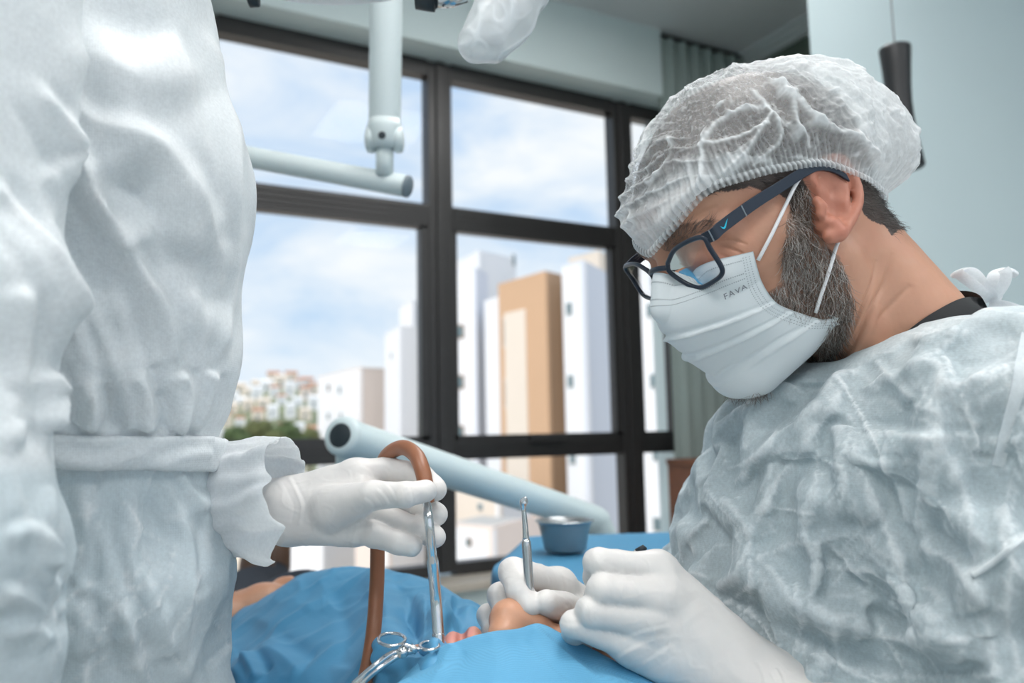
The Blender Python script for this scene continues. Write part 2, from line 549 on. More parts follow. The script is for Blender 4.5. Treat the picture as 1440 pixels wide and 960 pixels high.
# ---- pendant lamp
m_black = mat('matte_black', (.012, .013, .015), .45)
top = P(1258, 72, 1.9); bot = P(1272, 238, 1.9)
pc = (top + bot) / 2; hgt = .285
t = empty('pendant_lamp', tuple(pc), 'black hourglass pendant lamp hanging before the pale wall', 'pendant lamp')
b = MB(); b.lathe(pc + V(0, 0, -hgt / 2), (0, 0, 1), [(.0435, 0), (.046, .004), (.0425, .03), (.036, .07), (.0305, .12), (.0285, .16), (.0295, .2), (.0325, .25), (.036, .292), (.0355, .298), (.003, .3)], 36)
b.build('shade', m_black, t, smooth=True)
b = MB(); b.tube([pc + V(0, 0, hgt / 2), V(pc[0], pc[1], ZC)], .0022, 8); b.build('cord', mat('cord_grey', (.2, .22, .23), .6), t)
b = MB(); b.lathe(V(pc[0], pc[1], ZC), (0, 0, -1), [(.05, 0), (.05, .02), (.04, .025), (.003, .026)], 24); b.build('canopy', m_black, t, smooth=True)
b = MB(); b.lathe(pc + V(0, 0, -hgt / 2 + .004), (0, 0, 1), [(.034, 0), (.034, .03), (.01, .05)], 20); b.build('bulb_holder', m_black, t)

# ---- wooden cabinet with things on it, right of the window
m_wood = mat('reddish_wood', (.19, .065, .028), .45, noise=(14, .35))
m_wood_dark = mat('dark_cabinet_inside', (.02, .018, .018), .6)
cx0, cx1, cy0, cy1, cz = 2.20, 2.83, 2.36, 2.72, 1.10
t = empty('wooden_cabinet', ((cx0 + cx1) / 2, (cy0 + cy1) / 2, 0), 'reddish brown wooden cabinet with open shelves beneath the curtain', 'cabinet')
b = MB(); b.box((cx0, cy1 - .02, 0), (cx1, cy1, cz)); b.build('back_panel', m_wood, t)
for x in (cx0, cx1 - .02):
    b = MB(); b.box((x, cy0, 0), (x + .02, cy1 - .02, cz)); b.build('side_panel', m_wood, t)
b = MB(); b.box((cx0 - .01, cy0 - .01, cz), (cx1 + .01, cy1, cz + .022)); b.build('top_panel', m_wood, t, bevel=.003)
for z in (.06, .45, .80):
    b = MB(); b.box((cx0 + .02, cy0 + .01, z), (cx1 - .02, cy1 - .02, z + .022)); b.build('shelf', m_wood_dark if z > .7 else m_wood, t)
m_dkblue = mat('dark_device', (.012, .022, .032), .4)
def device(x, y, z, w, d, h, label, cat):
    t = empty(cat.replace(' ', '_'), (x, y, z), label, cat)
    b = MB(); b.box((x - w / 2, y - d / 2, z), (x + w / 2, y + d / 2, z + h)); b.build('housing', m_dkblue, t, bevel=.008)
    b = MB(); b.box((x - w / 2 + .02, y - d / 2 - .004, z + .03), (x + w / 2 - .02, y - d / 2 + .002, z + h - .02)); b.build('front_panel', m_black, t)
    b = MB(); b.box((x - w / 2 + .03, y - d / 2 - .008, z + .012), (x - w / 2 + .06, y - d / 2 + .002, z + .022)); b.build('button', m_white_metal, t)
device(2.44, 2.52, .8225, .3, .26, .19, 'dark device on the upper shelf of the wooden cabinet', 'device')
device(2.55, 2.54, .4725, .36, .26, .22, 'dark box on the middle shelf of the wooden cabinet', 'storage box')
# wall monitor partly behind the dentist's shoulder
t = empty('monitor', (2.62, 2.52, cz + .022), 'dark monitor standing on the wooden cabinet behind the dentist', 'monitor')
b = MB(); b.box((2.44, 2.5, cz + .10), (2.80, 2.535, cz + .33)); b.build('housing', m_dkblue, t, bevel=.006)
b = MB(); b.box((2.45, 2.494, cz + .11), (2.79, 2.501, cz + .32)); b.build('screen', m_black, t)
b = MB(); b.box((2.60, 2.52, cz + .04), (2.64, 2.55, cz + .14)); b.box((2.52, 2.44, cz + .022), (2.72, 2.6, cz + .04)); b.build('stand', m_dkblue, t, bevel=.004)
# ================================================================== outside the window
ZG = -11.0
m_white = mat('building_white', (.86, .86, .88), .85, noise=(.5, .03))
m_cream = mat('building_cream', (.80, .70, .60), .85, noise=(.5, .03))
m_pinkish = mat('building_pink_cream', (.82, .70, .63), .85, noise=(.5, .03))
m_tan = mat('building_tan', (.62, .40, .25), .85, noise=(.5, .05))
m_greyb = mat('building_grey', (.45, .44, .42), .85)
m_pane = mat('building_pane', (.16, .22, .24), .15)
m_wframe = mat('building_window_frame', (.75, .75, .74), .6)
m_brownw = mat('brown_shutter', (.42, .24, .13), .7)
m_ground = mat('ground_soil', (.55, .48, .40), .95, noise=(.15, .25))
m_grass = mat('hill_scrub', (.20, .22, .13), .95, noise=(.08, .4))

b = MB(); b.box((-300, 6, ZG - 1), (500, 700, ZG)); g = b.build('ground', m_ground); g['kind'] = 'structure'


def foot_from_px(l, m, r, d, dl, dr, y=600):
    A = P(l, y, d + dl)[:2]; B = P(m, y, d)[:2]; C_ = P(r, y, d + dr)[:2]
    return A, B, C_, A + C_ - B


def building(label, l, m, r, ytop, d, dl, dr, mats, wins=(), parapet=True, name='apartment_building'):
    """corner building: left face l..m, right face m..r, top at pixel ytop of the near corner"""
    A, B, C_, D_ = foot_from_px(l, m, r, d, dl, dr)
    zt = P(m, ytop, d)[2]
    t = empty(name, (B[0], B[1], ZG), label, 'building', 'apartment blocks outside the window')
    th = .25
    def wall(p, q, mt, nm):
        p = np.array(p); q = np.array(q); e = (q - p) / np.linalg.norm(q - p); n = np.array([e[1], -e[0]])
        if n @ (np.array([0., 0.]) - (p + q) / 2) < 0: n = -n
        k = MB(); k.prism([p, q, q - n * th, p - n * th], ZG, zt); return k.build(nm, mt, t), e, n
    w1, e1, n1 = wall(A, B, mats[0], 'facade')
    w2, e2, n2 = wall(B, C_, mats[1], 'facade')
    k = MB(); k.prism([A - n1 * th, B - n1 * th - n2 * th, C_ - n2 * th, D_], ZG, zt - .2); k.build('core', m_greyb, t)
    if parapet:
        k = MB(); ctr = (A + C_) / 2
        for p, q in ((A, B), (B, C_)):
            pp = p + (p - ctr) * .006; qq = q + (q - ctr) * .006
            k.prism([pp, qq, qq + (ctr - qq) * .06, pp + (ctr - pp) * .06], zt - .05, zt + .12)
        k.build('coping', mats[1], t)
    for (face, px, py, wpx, hpx, kind) in wins:
        p, q, e, n = ((A, B, e1, n1) if face == 0 else (B, C_, e2, n2))
        ray = P(px, py, 1) - CAM
        # intersect the pixel ray with the facade plane (vertical)
        tt = ((p - CAM[:2]) @ n) / (ray[:2] @ n); c = CAM + ray * tt
        cosv = abs(e @ np.array(RT[:2]) ) + .15
        w = wpx * tt / FPX / cosv; h = hpx * tt / FPX
        def quad(o0, o1, w, h, mt, nm, par):
            k = MB(); pts = []
            for dz in (-h / 2, h / 2):
                for sgn, off in ((-1, o0), (1, o0), (1, o1), (-1, o1)):
                    xy = c[:2] + e * sgn * w / 2 + n * off; pts.append((xy[0], xy[1], c[2] + dz))
            k.add(pts, [(0, 1, 2, 3), (4, 5, 6, 7), (0, 1, 5, 4), (1, 2, 6, 5), (2, 3, 7, 6), (3, 0, 4, 7)]); 
            return k.build(nm, mt, par)
        wf = quad(-.05, .05, w, h, m_wframe if kind == 'g' else m_brownw, 'window', t)
        quad(.0, .07, w * .78, h * .82, m_pane, 'pane', wf)
    return t


building('low white apartment block with a beige side wall, left of the mullion', 447, 507, 545, 517, 95, 14, 2.5, (m_white, m_pinkish), [(0, 462, 545, 8, 10, 'b'), (0, 478, 548, 8, 12, 'g'), (0, 462, 585, 8, 10, 'g'), (0, 480, 585, 8, 10, 'g')])
building('stepped white tower at the left edge of the dark mullion', 541, 562, 640, 458, 66, 5, 3, (m_white, m_white), [(0, 551, 500, 5, 9, 'g')])
building('taller white tower standing just left of the dark mullion', 562, 580, 650, 420, 88, 5, 5, (m_white, m_white))
building('white apartment tower with brown shuttered windows right of the mullion', 600, 672, 690, 372, 62, 3, 3, (m_white, mat('building_white_shaded_lilac', (.74, .76, .84), .85)), [(0, 648, 466, 13, 20, 'b'), (0, 648, 537, 13, 20, 'b'), (0, 648, 607, 13, 18, 'b')])  # right face: shade on the white wall painted in as lilac
building('tall white block rising behind the tan building', 640, 676, 730, 347, 74, 6, 4, (m_white, m_white), [(1, 722, 366, 6, 18, 'g')])
building('white stair block between the white tower and the tan building', 684, 706, 730, 415, 58, 2, 4, (m_white, m_white))
tb = building('tan and cream apartment building in the middle pane', 704, 772, 797, 378, 52, 4.5, 1.5, (m_tan, m_tan), [(0, 712, 467, 9, 42, 'g'), (0, 714, 553, 9, 42, 'g'), (0, 716, 640, 9, 40, 'g')])
# cream recessed panel of the tan building, a slab proud of its left facade
A, B_, C_, D_ = foot_from_px(704, 772, 797, 52, 4.5, 1.5)
e = (B_ - A) / np.linalg.norm(B_ - A); n = np.array([e[1], -e[0]]); n = n if n @ (-A) > 0 else -n
z2 = P(725, 432, 54)[2]; L_ = np.linalg.norm(B_ - A)
k = MB(); k.prism([A + e * .15 * L_ + n * .1, A + e * .6 * L_ + n * .1, A + e * .6 * L_, A + e * .15 * L_], ZG, z2); k.build('cream_panel', m_cream, tb)
building('white apartment block with small windows right of the tan building', 796, 827, 880, 362, 50, 1.5, 7, (m_white, mat('building_white_shaded_grey', (.70, .73, .80), .85)), [(0, 801, 434, 11, 20, 'g'), (0, 803, 536, 11, 20, 'g'), (0, 806, 645, 11, 16, 'g')])  # right face is the white wall with its shade put into the colour
building('beige rooftop block behind the white apartment block', 806, 850, 884, 347, 70, 3, 5, (m_cream, m_cream))
building('white and pink apartment block in the narrow right pane', 880, 934, 990, 330, 40, 2.5, 4, (m_white, m_pinkish), [(0, 916, 436, 13, 22, 'g'), (0, 921, 535, 14, 22, 'g'), (0, 925, 640, 14, 16, 'g'), (0, 926, 737, 15, 22, 'g')])
building('low cream house below the white tower', 640, 700, 745, 690, 47, 3, 3, (m_cream, m_white), [(0, 676, 712, 10, 10, 'g')], name='house')
building('low white house with a walled yard by the street', 600, 690, 760, 742, 36, 3, 5, (m_white, m_pinkish), [(0, 660, 762, 10, 12, 'b')], name='house')
building('low pale house behind the gloved hand', 500, 545, 610, 690, 48, 3, 5, (m_pinkish, m_white), [(0, 525, 715, 9, 10, 'g')], name='house')
building('low white house below the window transom at left', 400, 455, 520, 668, 55, 3, 5, (m_white, m_white), [(0, 430, 700, 9, 10, 'b')], name='house')
building('low cream house at the far left below the transom', 310, 372, 430, 662, 60, 3, 5, (m_cream, m_pinkish), [(0, 345, 690, 9, 10, 'g')], name='house')

# wooded hill with scattered small houses
m_roof = mat('clay_roof', (.50, .25, .16), .8, noise=(1, .2))
hw = 260
hx = np.linspace(-500, 1100, hw); 
V_ = []; nrow = 40
for i, x in enumerate(hx):
    for j in range(nrow):
        d = 150 + 170 * j / (nrow - 1)
        p = P(x, 600, d)
        ytop = 552 - 8 * math.sin((x - 300) / 70.) + 6 * math.sin(x / 23.)
        ztop = P(x, ytop, 320)[2]
        s = j / (nrow - 1)
        V_.append((p[0], p[1], ZG + (ztop - ZG) * (s ** .8)))
V_ = np.array(V_); V_[:, 2] += 1.2 * fbm(V_ * .05, 3)
hill = mesh_np('hill', V_, grid_faces(hw, nrow), m_grass); hill['kind'] = 'structure'


def hill_z(x, s):
    ytop = 552 - 8 * math.sin((x - 300) / 70.) + 6 * math.sin(x / 23.)
    return ZG + (P(x, ytop, 320)[2] - ZG) * (s ** .8)


hm = [m_white, m_cream, m_pinkish, mat('house_terracotta', (.62, .36, .24), .85)]
rr = random.Random(5); nh = 0
words = ['white', 'cream', 'pink', 'terracotta']
for row, s in enumerate((.3, .45, .6, .72, .85, .95)):
    for q in range(7):
        x = 304 + q * 23 + rr.uniform(-3, 3) + (row % 2) * 11
        if x > 452: continue
        d = 150 + 170 * s; c = P(x, 600, d); z = hill_z(x, s) - 1.5
        w = rr.uniform(1.0, 1.55) * d / 200; dp = w; h = rr.uniform(3.0, 5.0) * d / 220; km = rr.choice([0, 0, 0, 0, 0, 1, 1, 2])
        t = empty('hill_house', (c[0], c[1], z), 'small %s house on the distant hillside' % words[km], 'house', 'small %s houses on the distant hill' % words[km])
        k = MB(); k.box((c[0] - w, c[1] - dp, z), (c[0] + w, c[1] + dp, z + h)); k.build('wall', hm[km], t)
        k = MB(); e_ = w * 1.1
        k.add([(c[0] - e_, c[1] - e_, z + h), (c[0] + e_, c[1] - e_, z + h), (c[0] + e_, c[1] + e_, z + h), (c[0] - e_, c[1] + e_, z + h), (c[0] - e_, c[1], z + h + w * .55), (c[0] + e_, c[1], z + h + w * .55)],
              [(0, 1, 5, 4), (2, 3, 4, 5), (0, 4, 3), (1, 2, 5), (3, 2, 1, 0)]); k.build('roof', m_roof if rr.random() < .35 else hm[km], t)
        k = MB(); k.box((c[0] - w * .5, c[1] - dp - .05, z + h * .4), (c[0] - w * .1, c[1] - dp + .05, z + h * .75)); k.build('window', m_pane, t)
        nh += 1

# tree clumps at the foot of the hill
m_leaf = [mat('foliage_a', (.10, .15, .055), .8, noise=(2, .4)), mat('foliage_b', (.17, .19, .075), .8, noise=(2, .4))]
m_trunk = mat('trunk', (.12, .08, .05), .9)
def tree(px, ytop, d, wpx, label, k):
    base = P(px, 600, d); base[2] = ZG; ztop = P(px, ytop, d)[2]; r = wpx * d / FPX / 2; hh = ztop - ZG
    t = empty('tree', tuple(base), label, 'tree', 'trees below the hillside')
    b = MB(); b.tube([base, base + V(.1, 0, hh * .45), base + V(.0, .1, hh * .8)], [.3, .22, .1], 8); b.build('trunk', m_trunk, t)
    n = 1400; r0 = np.random.default_rng(int(px * 7))
    dirs = r0.normal(size=(n, 3)); dirs /= np.linalg.norm(dirs, axis=1, keepdims=True)
    rad = r * (.75 + .3 * fbm(dirs * 2.3 + px, 3)) * r0.uniform(.65, 1.05, n)
    ctr = base + V(0, 0, hh - r * .8)
    pos = ctr + dirs * rad[:, None] * V(1, 1, .85)
    a = r0.normal(size=(n, 3)); a /= np.linalg.norm(a, axis=1, keepdims=True); bb = np.cross(a, dirs); bb /= np.linalg.norm(bb, axis=1, keepdims=True)
    s = r * .10 * r0.uniform(.6, 1.4, n)[:, None]
    vv = np.stack([pos - a * s, pos + bb * s * .6, pos + a * s, pos - bb * s * .6], 1).reshape(-1, 3)
    o = mesh_np('crown', vv, np.arange(4 * n).reshape(n, 4), m_leaf[k], t, smooth=False); o['kind'] = 'stuff'
for q, (px, yt, d, w) in enumerate([(330, 596, 95, 46), (365, 585, 100, 52), (402, 590, 98, 50), (436, 598, 104, 40), (345, 606, 84, 40), (385, 604, 82, 46), (424, 610, 86, 40)]):
    tree(px, yt, d, w, ['dark green tree at the left below the hill houses', 'tallest green tree below the hill houses', 'broad olive tree below the hill houses', 'small tree beside the low white apartment block',
         'low dark bush before the left tree', 'low olive bush in front of the tallest tree', 'low bush nearest the low white apartment block'][q], q % 2)
# ================================================================== the dentist: head frame (mm; x forward, y his left = towards camera, z up)
HO = np.array([0.49388463, 0.46777493, 1.40952755])
HM = np.array([[-0.8510602797818202, -0.2197299816653957, -0.47688063006900333], [0.21513667495054087, -0.9744160320897176, 0.06503543263293496], [-0.4789703657523212, -0.047245439609044745, 0.8765587585366044]])


def H2W(h): return HO + (np.asarray(h, float) / 1000) @ HM.T
def W2H(w): return (np.asarray(w, float) - HO) @ HM * 1000


def ray_h(px, py):
    """pixel ray in head frame (origin, unit dir)"""
    o = W2H(CAM); d = W2H(P(px, py, 1.0)) - o
    return o, d / np.linalg.norm(d)


def hplane(px, py, n, c):
    o, d = ray_h(px, py); n = np.asarray(n, float)
    return o + d * (((np.asarray(c, float) - o) @ n) / (d @ n))


NECK = [W2H(P(1262, 478, .665)), W2H(P(1330, 590, .675))]


def both(fn):
    return np.minimum(fn(1), fn(-1))


def mirror(p):
    q = p.copy(); q[:, 1] = np.abs(q[:, 1]); return q


def d_face(p, neck=None):
    m = mirror(p)
    d = d_ell(p, (-6, 0, 48), (97, 75, 82))
    d = smin(d, d_ell(p, (42, 0, 38), (50, 62, 55)), 22)
    d = smin(d, d_ell(p, (40, 0, -14), (51, 59, 60)), 26)
    d = smin(d, d_ell(p, (46, 0, -56), (44, 46, 42)), 22)
    d = smin(d, d_chain(m, [(8, 56, -22), (18, 52, -58), (76, 15, -88)], [15, 17, 17]), 20)
    d = smin(d, d_sphere(p, (82, 0, -86), 18), 14)
    d = smin(d, d_chain(m, [(90, 0, 31), (84, 40, 33), (70, 56, 26)], [8, 8, 7]), 10)
    d = smin(d, d_chain(m, [(74, 42, -6), (36, 64, 2)], [17, 10]), 18)
    d = smax(d, -d_ell(m, (104, 31, 14), (20, 17, 14)), 10)
    d = smin(d, d_ell(m, (80, 31, 14), (14, 17, 13)), 5)
    # lid crease
    d = smax(d, -(d_chain(m, [(93, 18, 19), (95, 31, 22), (88, 47, 18)], [1.2, 1.4, 1.0])), 3)
    d = smin(d, d_chain(p, [(90, 0, 26), (103, 0, 6), (113, 0, -12)], [6, 8.5, 10.5]), 9)
    d = smin(d, d_sphere(m, (104, 12, -17), 8), 7)
    d = smin(d, d_ell(p, (90, 0, -46), (12, 24, 7)), 8)
    d = smin(d, d_ell(p, (88, 0, -57), (12, 20, 7)), 7)
    if neck is not None:
        d = smin(d, d_chain(p, [(-28, 0, -8), neck[0], neck[1]], [58, 60, 72]), 34)
        # throat and sternomastoid
        d = smin(d, d_chain(p, [(-6, 58, -42), neck[0] + V(58, 26, -40)], [13, 13]), 16)
        d = smin(d, d_chain(p, [(-6, -58, -42), neck[0] + V(58, -26, -40)], [13, 13]), 16)
    return d


# near ear built from its traced rim, unprojected to the plane of the ear
EN, EC = V(-.30, 1, .12), V(-4, 80, 0)
EC = V(-4, 79, 0)


def epl(x, y, out=0.0):
    q = hplane(x, y, EN, EC); return q + out * EN / np.linalg.norm(EN)


ear_rim = [epl(1142, 246, -3), epl(1149, 234), epl(1165, 225), epl(1180, 230, 1), epl(1192, 245, 2), epl(1200, 264, 3), epl(1202, 286, 3), epl(1197, 304, 2), epl(1190, 321, 0), epl(1181, 330, -1)]
ear_rim = spline(ear_rim, 22)
ear_anti = spline([epl(1160, 243, -1), epl(1175, 249, 0), epl(1187, 264, 1), epl(1188, 284, 1), epl(1183, 300, 0), epl(1176, 309, 0)], 12)
ear_crus = [epl(1142, 246, -3), epl(1150, 258, -3), epl(1160, 268, -6)]
ear_trag = [epl(1153, 279, -3), epl(1157, 290, -1), epl(1158, 300, -3)]
ear_lobe = [epl(1170, 314, -1), epl(1180, 326, -1), epl(1172, 330, -3)]
ear_plate = [epl(1165, 245, -6), epl(1185, 262, -4), epl(1186, 290, -4), epl(1176, 318, -5)]
ear_conch = epl(1170, 286, 2)


def d_ear(m):
    d = d_chain(m, ear_plate, [5, 6, 6, 5], 4)
    d = smin(d, d_chain(m, [epl(1158, 255, -8), epl(1172, 285, -9), epl(1168, 312, -8)], [5, 8, 5]), 6)
    d = smin(d, d_chain(m, list(ear_rim), list(np.linspace(3.6, 4.4, 10)) + list(np.linspace(4.4, 4.2, 12))), 2.2)
    d = smin(d, d_chain(m, list(ear_anti), [2.6] * 12), 3.5)
    d = smin(d, d_chain(m, ear_crus, [3.2, 2.8, 2.2]), 3)
    d = smin(d, d_chain(m, ear_lobe, [5.5, 6.5, 5.5]), 4)
    d = smax(d, -d_ell(m, ear_conch, (9, 7.5, 13)), 3)
    d = smin(d, d_chain(m, ear_trag, [3.5, 4.2, 3.5]), 3)
    return d


def d_dentist(p):
    m = mirror(p)
    d = d_face(p, NECK)
    return smin(d, d_ear(m), 4)


import time
_t0 = time.time()
hv, hq = surface_nets(d_dentist, (-125, -100, -250), (130, 104, 140), 2.1)
# keep the neck from running on inside the gown
hv, hq = subdivide(hv, hq)
hn = vnormals(hv, hq)
def skin_lines(hv, hn):
    w = H2W(hv); nw_ = hn @ HM.T; x_, y_, d_ = proj(w); fac = smoothstep(0, .3, (nw_ * ((CAM - w) / np.linalg.norm(CAM - w, axis=1, keepdims=True))).sum(1))
    out_ = np.zeros(len(hv))
    for ln, wd, hh in [([(1255, 355), (1245, 395), (1222, 440), (1196, 490), (1170, 535)], 3.5, -1.6), ([(1232, 365), (1226, 400), (1208, 440), (1190, 480)], 3, -1.2), ([(1280, 400), (1262, 420), (1232, 452)], 4, -1.0), ([(1240, 430), (1220, 470), (1190, 520)], 5, .9),
                       ([(1012, 346), (1030, 350), (1048, 358)], 1.8, -.8), ([(1010, 356), (1028, 364), (1042, 376)], 1.8, -.8), ([(1012, 338), (1032, 338), (1052, 344)], 1.8, -.7), ([(1008, 364), (1020, 376), (1030, 390)], 1.8, -.7),
                       ([(960, 318), (985, 300), (1010, 290)], 2.2, -.6), ([(950, 332), (975, 310), (1000, 298)], 2.2, -.5), ([(1110, 300), (1118, 330), (1112, 360)], 4, .6)]:
        if True:
            lo_ = np.array(ln).min(0) - 20; hi_ = np.array(ln).max(0) + 20; m_ = (x_ > lo_[0]) & (x_ < hi_[0]) & (y_ > lo_[1]) & (y_ < hi_[1])
            dd, par, sd = polydist(x_[m_], y_[m_], spline(np.array(ln, float), 24)); out_[m_] += 1.5 * hh * np.exp(-(dd / wd) ** 2) * fac[m_] * np.clip(np.sin(par * math.pi), 0, 1) ** .5
    return out_
hv = hv + hn * (skin_lines(hv, hn) + .35 * fbm(hv * .11, 3))[:, None]
hn = vnormals(hv, hq)
print('head', len(hv), time.time() - _t0)


def in_poly(px, py, poly):
    poly = np.asarray(poly, float); inside = np.zeros(px.shape, bool); j = len(poly) - 1
    for i in range(len(poly)):
        xi, yi = poly[i]; xj, yj = poly[j]
        c = ((yi > py) != (yj > py)) & (px < (xj - xi) * (py - yi) / (yj - yi + 1e-9) + xi)
        inside ^= c; j = i
    return inside


BEARD = [(1112, 285), (1117, 262), (1138, 262), (1147, 300), (1160, 338), (1182, 362), (1202, 420), (1198, 455), (1186, 480), (1152, 545), (1060, 560), (1020, 480), (1000, 420), (1060, 425), (1102, 395), (1100, 345)]
HAIRS = [[(1205, 250), (1212, 200), (1262, 200), (1275, 315), (1256, 330), (1242, 316), (1226, 312), (1211, 292)],
         [(985, 276), (985, 150), (1215, 150), (1205, 235), (1140, 235), (1137, 262), (1117, 300), (1100, 275), (1050, 264)]]


def side_px(h):
    """pixel of the point on the near half of the head (mirrored across the face's midline)"""
    q = np.array(h, float); q[:, 1] = np.abs(q[:, 1])
    x, y, d = proj(H2W(q)); return x, y


sx, sy = side_px(hv)
sx = sx + 5 * fbm(hv * .12, 3); sy = sy + 6 * fbm(hv * .12 + 40, 3)
beard_m = in_poly(sx, sy, BEARD) & (hv[:, 0] > -40)
hair_m = (in_poly(sx, sy, HAIRS[0]) | in_poly(sx, sy, HAIRS[1])) | (hv[:, 2] > 66) | ((hv[:, 0] < -55) & (hv[:, 2] > -5))
ear_m = d_ear(mirror(hv.astype(np.float32))) < 2.0
hair_m &= ~ear_m; beard_m &= ~ear_m
brow = d_chain(mirror(hv.astype(np.float32)), [(95, 14, 33), (94, 34, 37), (80, 52, 33)], [4, 4.5, 3]) < 1.5

m_skin = mat('skin_dentist', (.55, .29, .19), .44, sub=.12, bump=(220, .25, .0008), noise=(38, .10),
             attr=[('redness', (.50, .165, .11)), ('beardshade', (.20, .125, .095)), ('hairshade', (.035, .026, .022))])
dentist = empty('person', tuple(P(1230, 1100, .68)), 'seated man in white cap, glasses, face mask and translucent gown', 'person')
body = mesh_np('body', H2W(hv), hq, m_skin, dentist)
red = np.where(ear_m, .62, 0) + .5 * np.exp(-((hv[:, 0] - 85) / 25) ** 2 - ((np.abs(hv[:, 1]) - 40) / 25) ** 2 - ((hv[:, 2] + 5) / 22) ** 2)
red = np.clip(red + .35 * np.clip(fbm(hv * .03, 3), 0, 1), 0, 1)
set_attr(body, 'redness', red); set_attr(body, 'beardshade', beard_m * .62); set_attr(body, 'hairshade', np.maximum(hair_m * .95, brow * .35))

# ---- hair, beard and brow strands
def strands(name, pts, nrm, dirs, length, width, mats_idx, material, parent, curl=.25, seed=1):
    r = np.random.default_rng(seed); n = len(pts)
    d = dirs + r.normal(scale=curl, size=(n, 3)); d /= np.linalg.norm(d, axis=1, keepdims=True)
    L = (length * r.uniform(.6, 1.35, n))[:, None]
    a = np.cross(d, nrm); a /= np.linalg.norm(a, axis=1, keepdims=True) + 1e-9
    bb = np.cross(a, d)
    k = r.normal(scale=.3, size=(n, 1)) * a
    secs = []
    for t, w in ((0, 1.0), (.35, .9), (.7, .65), (1.0, .15)):
        c = pts + d * L * t + nrm * L * (.35 * t - .28 * t * t) + k * L * t * t
        secs.append([c + a * width * w, c - a * width * .5 * w + bb * width * .86 * w, c - a * width * .5 * w - bb * width * .86 * w])
    vv = np.stack([q for s in secs for q in s], 1).reshape(-1, 3)
    base = np.arange(n)[:, None] * 12
    f = []
    for s in range(3):
        for k2 in range(3):
            f.append(base + np.array([[s * 3 + k2, s * 3 + (k2 + 1) % 3, s * 3 + 3 + (k2 + 1) % 3, s * 3 + 3 + k2]]))
    f = np.concatenate(f)
    o = mesh_np(name, vv, f, material, parent)
    set_attr(o, 'shade', np.repeat(mats_idx, 12)); o['kind'] = 'stuff'
    return o


m_beard = mat('beard_hair', (.10, .065, .045), .45, attr=('shade', (.80, .76, .72)))
m_hair = mat('dark_hair', (.022, .016, .014), .45, attr=('shade', (.30, .27, .25)))


def sample(mask, n, seed):
    r = np.random.default_rng(seed); idx = np.nonzero(mask)[0]; return idx[r.integers(0, len(idx), n)]


nw = hn @ HM.T
down = HM @ V(.35, 0, -1.0); down /= np.linalg.norm(down)
back = HM @ V(-.8, 0, -.6); back /= np.linalg.norm(back)
MASKPX = [(935, 395), (1060, 352), (1068, 385), (1090, 424), (1120, 438), (1168, 440), (1150, 502), (1128, 546), (1040, 550), (960, 480)]
under_mask = in_poly(sx, sy, MASKPX)
i = sample(beard_m & ~under_mask, 8000, 1)
tg = down + HM @ V(.25, 0, 0); tg = tg - nw[i] * (nw[i] @ tg)[:, None] + .28 * nw[i]
shade = np.clip(np.random.default_rng(2).beta(.6, 1.15, len(i)) + .03 + .18 * np.exp(-((hv[i, 2] + 30) / 25) ** 2) - .15, 0, 1)
strands('beard', H2W(hv[i]) + np.random.default_rng(3).normal(scale=.0007, size=(len(i), 3)), nw[i], tg, .0095, .00016, shade, m_beard, dentist, .35, 4)
i = sample(hair_m & (((hv[:, 2] < 75)) | (hv[:, 0] < -60)), 9000, 5)
tg = back - nw[i] * (nw[i] @ back)[:, None] + .12 * nw[i]
strands('hair', H2W(hv[i]), nw[i], tg, .0075, .00014, np.clip(np.random.default_rng(6).beta(.6, 2.6, len(i)), 0, 1), m_hair, dentist, .22, 7)
i = sample(brow, 500, 8)
tg = HM @ V(-.4, 0, .3) + (np.sign(hv[i, 1]))[:, None] * (HM @ V(0, 1, 0)); tg = tg - nw[i] * (nw[i] * tg).sum(1)[:, None] + .3 * nw[i]
strands('eyebrow', H2W(hv[i]), nw[i], tg, .008, .00012, np.clip(np.random.default_rng(9).beta(.8, 3, len(i)), 0, 1), m_hair, dentist, .2, 10)


# ---- ray casting on the head
def cast_head(px, py, off=0.0, fn=None):
    o, d = ray_h(px, py); fn = fn or d_face_neck
    t = 450.0; best = (1e9, t)
    for _ in range(90):
        s = float(fn((o + d * t)[None].astype(np.float32))[0]) - off
        if abs(s) < best[0]: best = (abs(s), t)
        if abs(s) < .05 or t > 900: break
        t += s * .7
    return o + d * best[1]


def d_face_neck(p): return d_face(p, NECK)


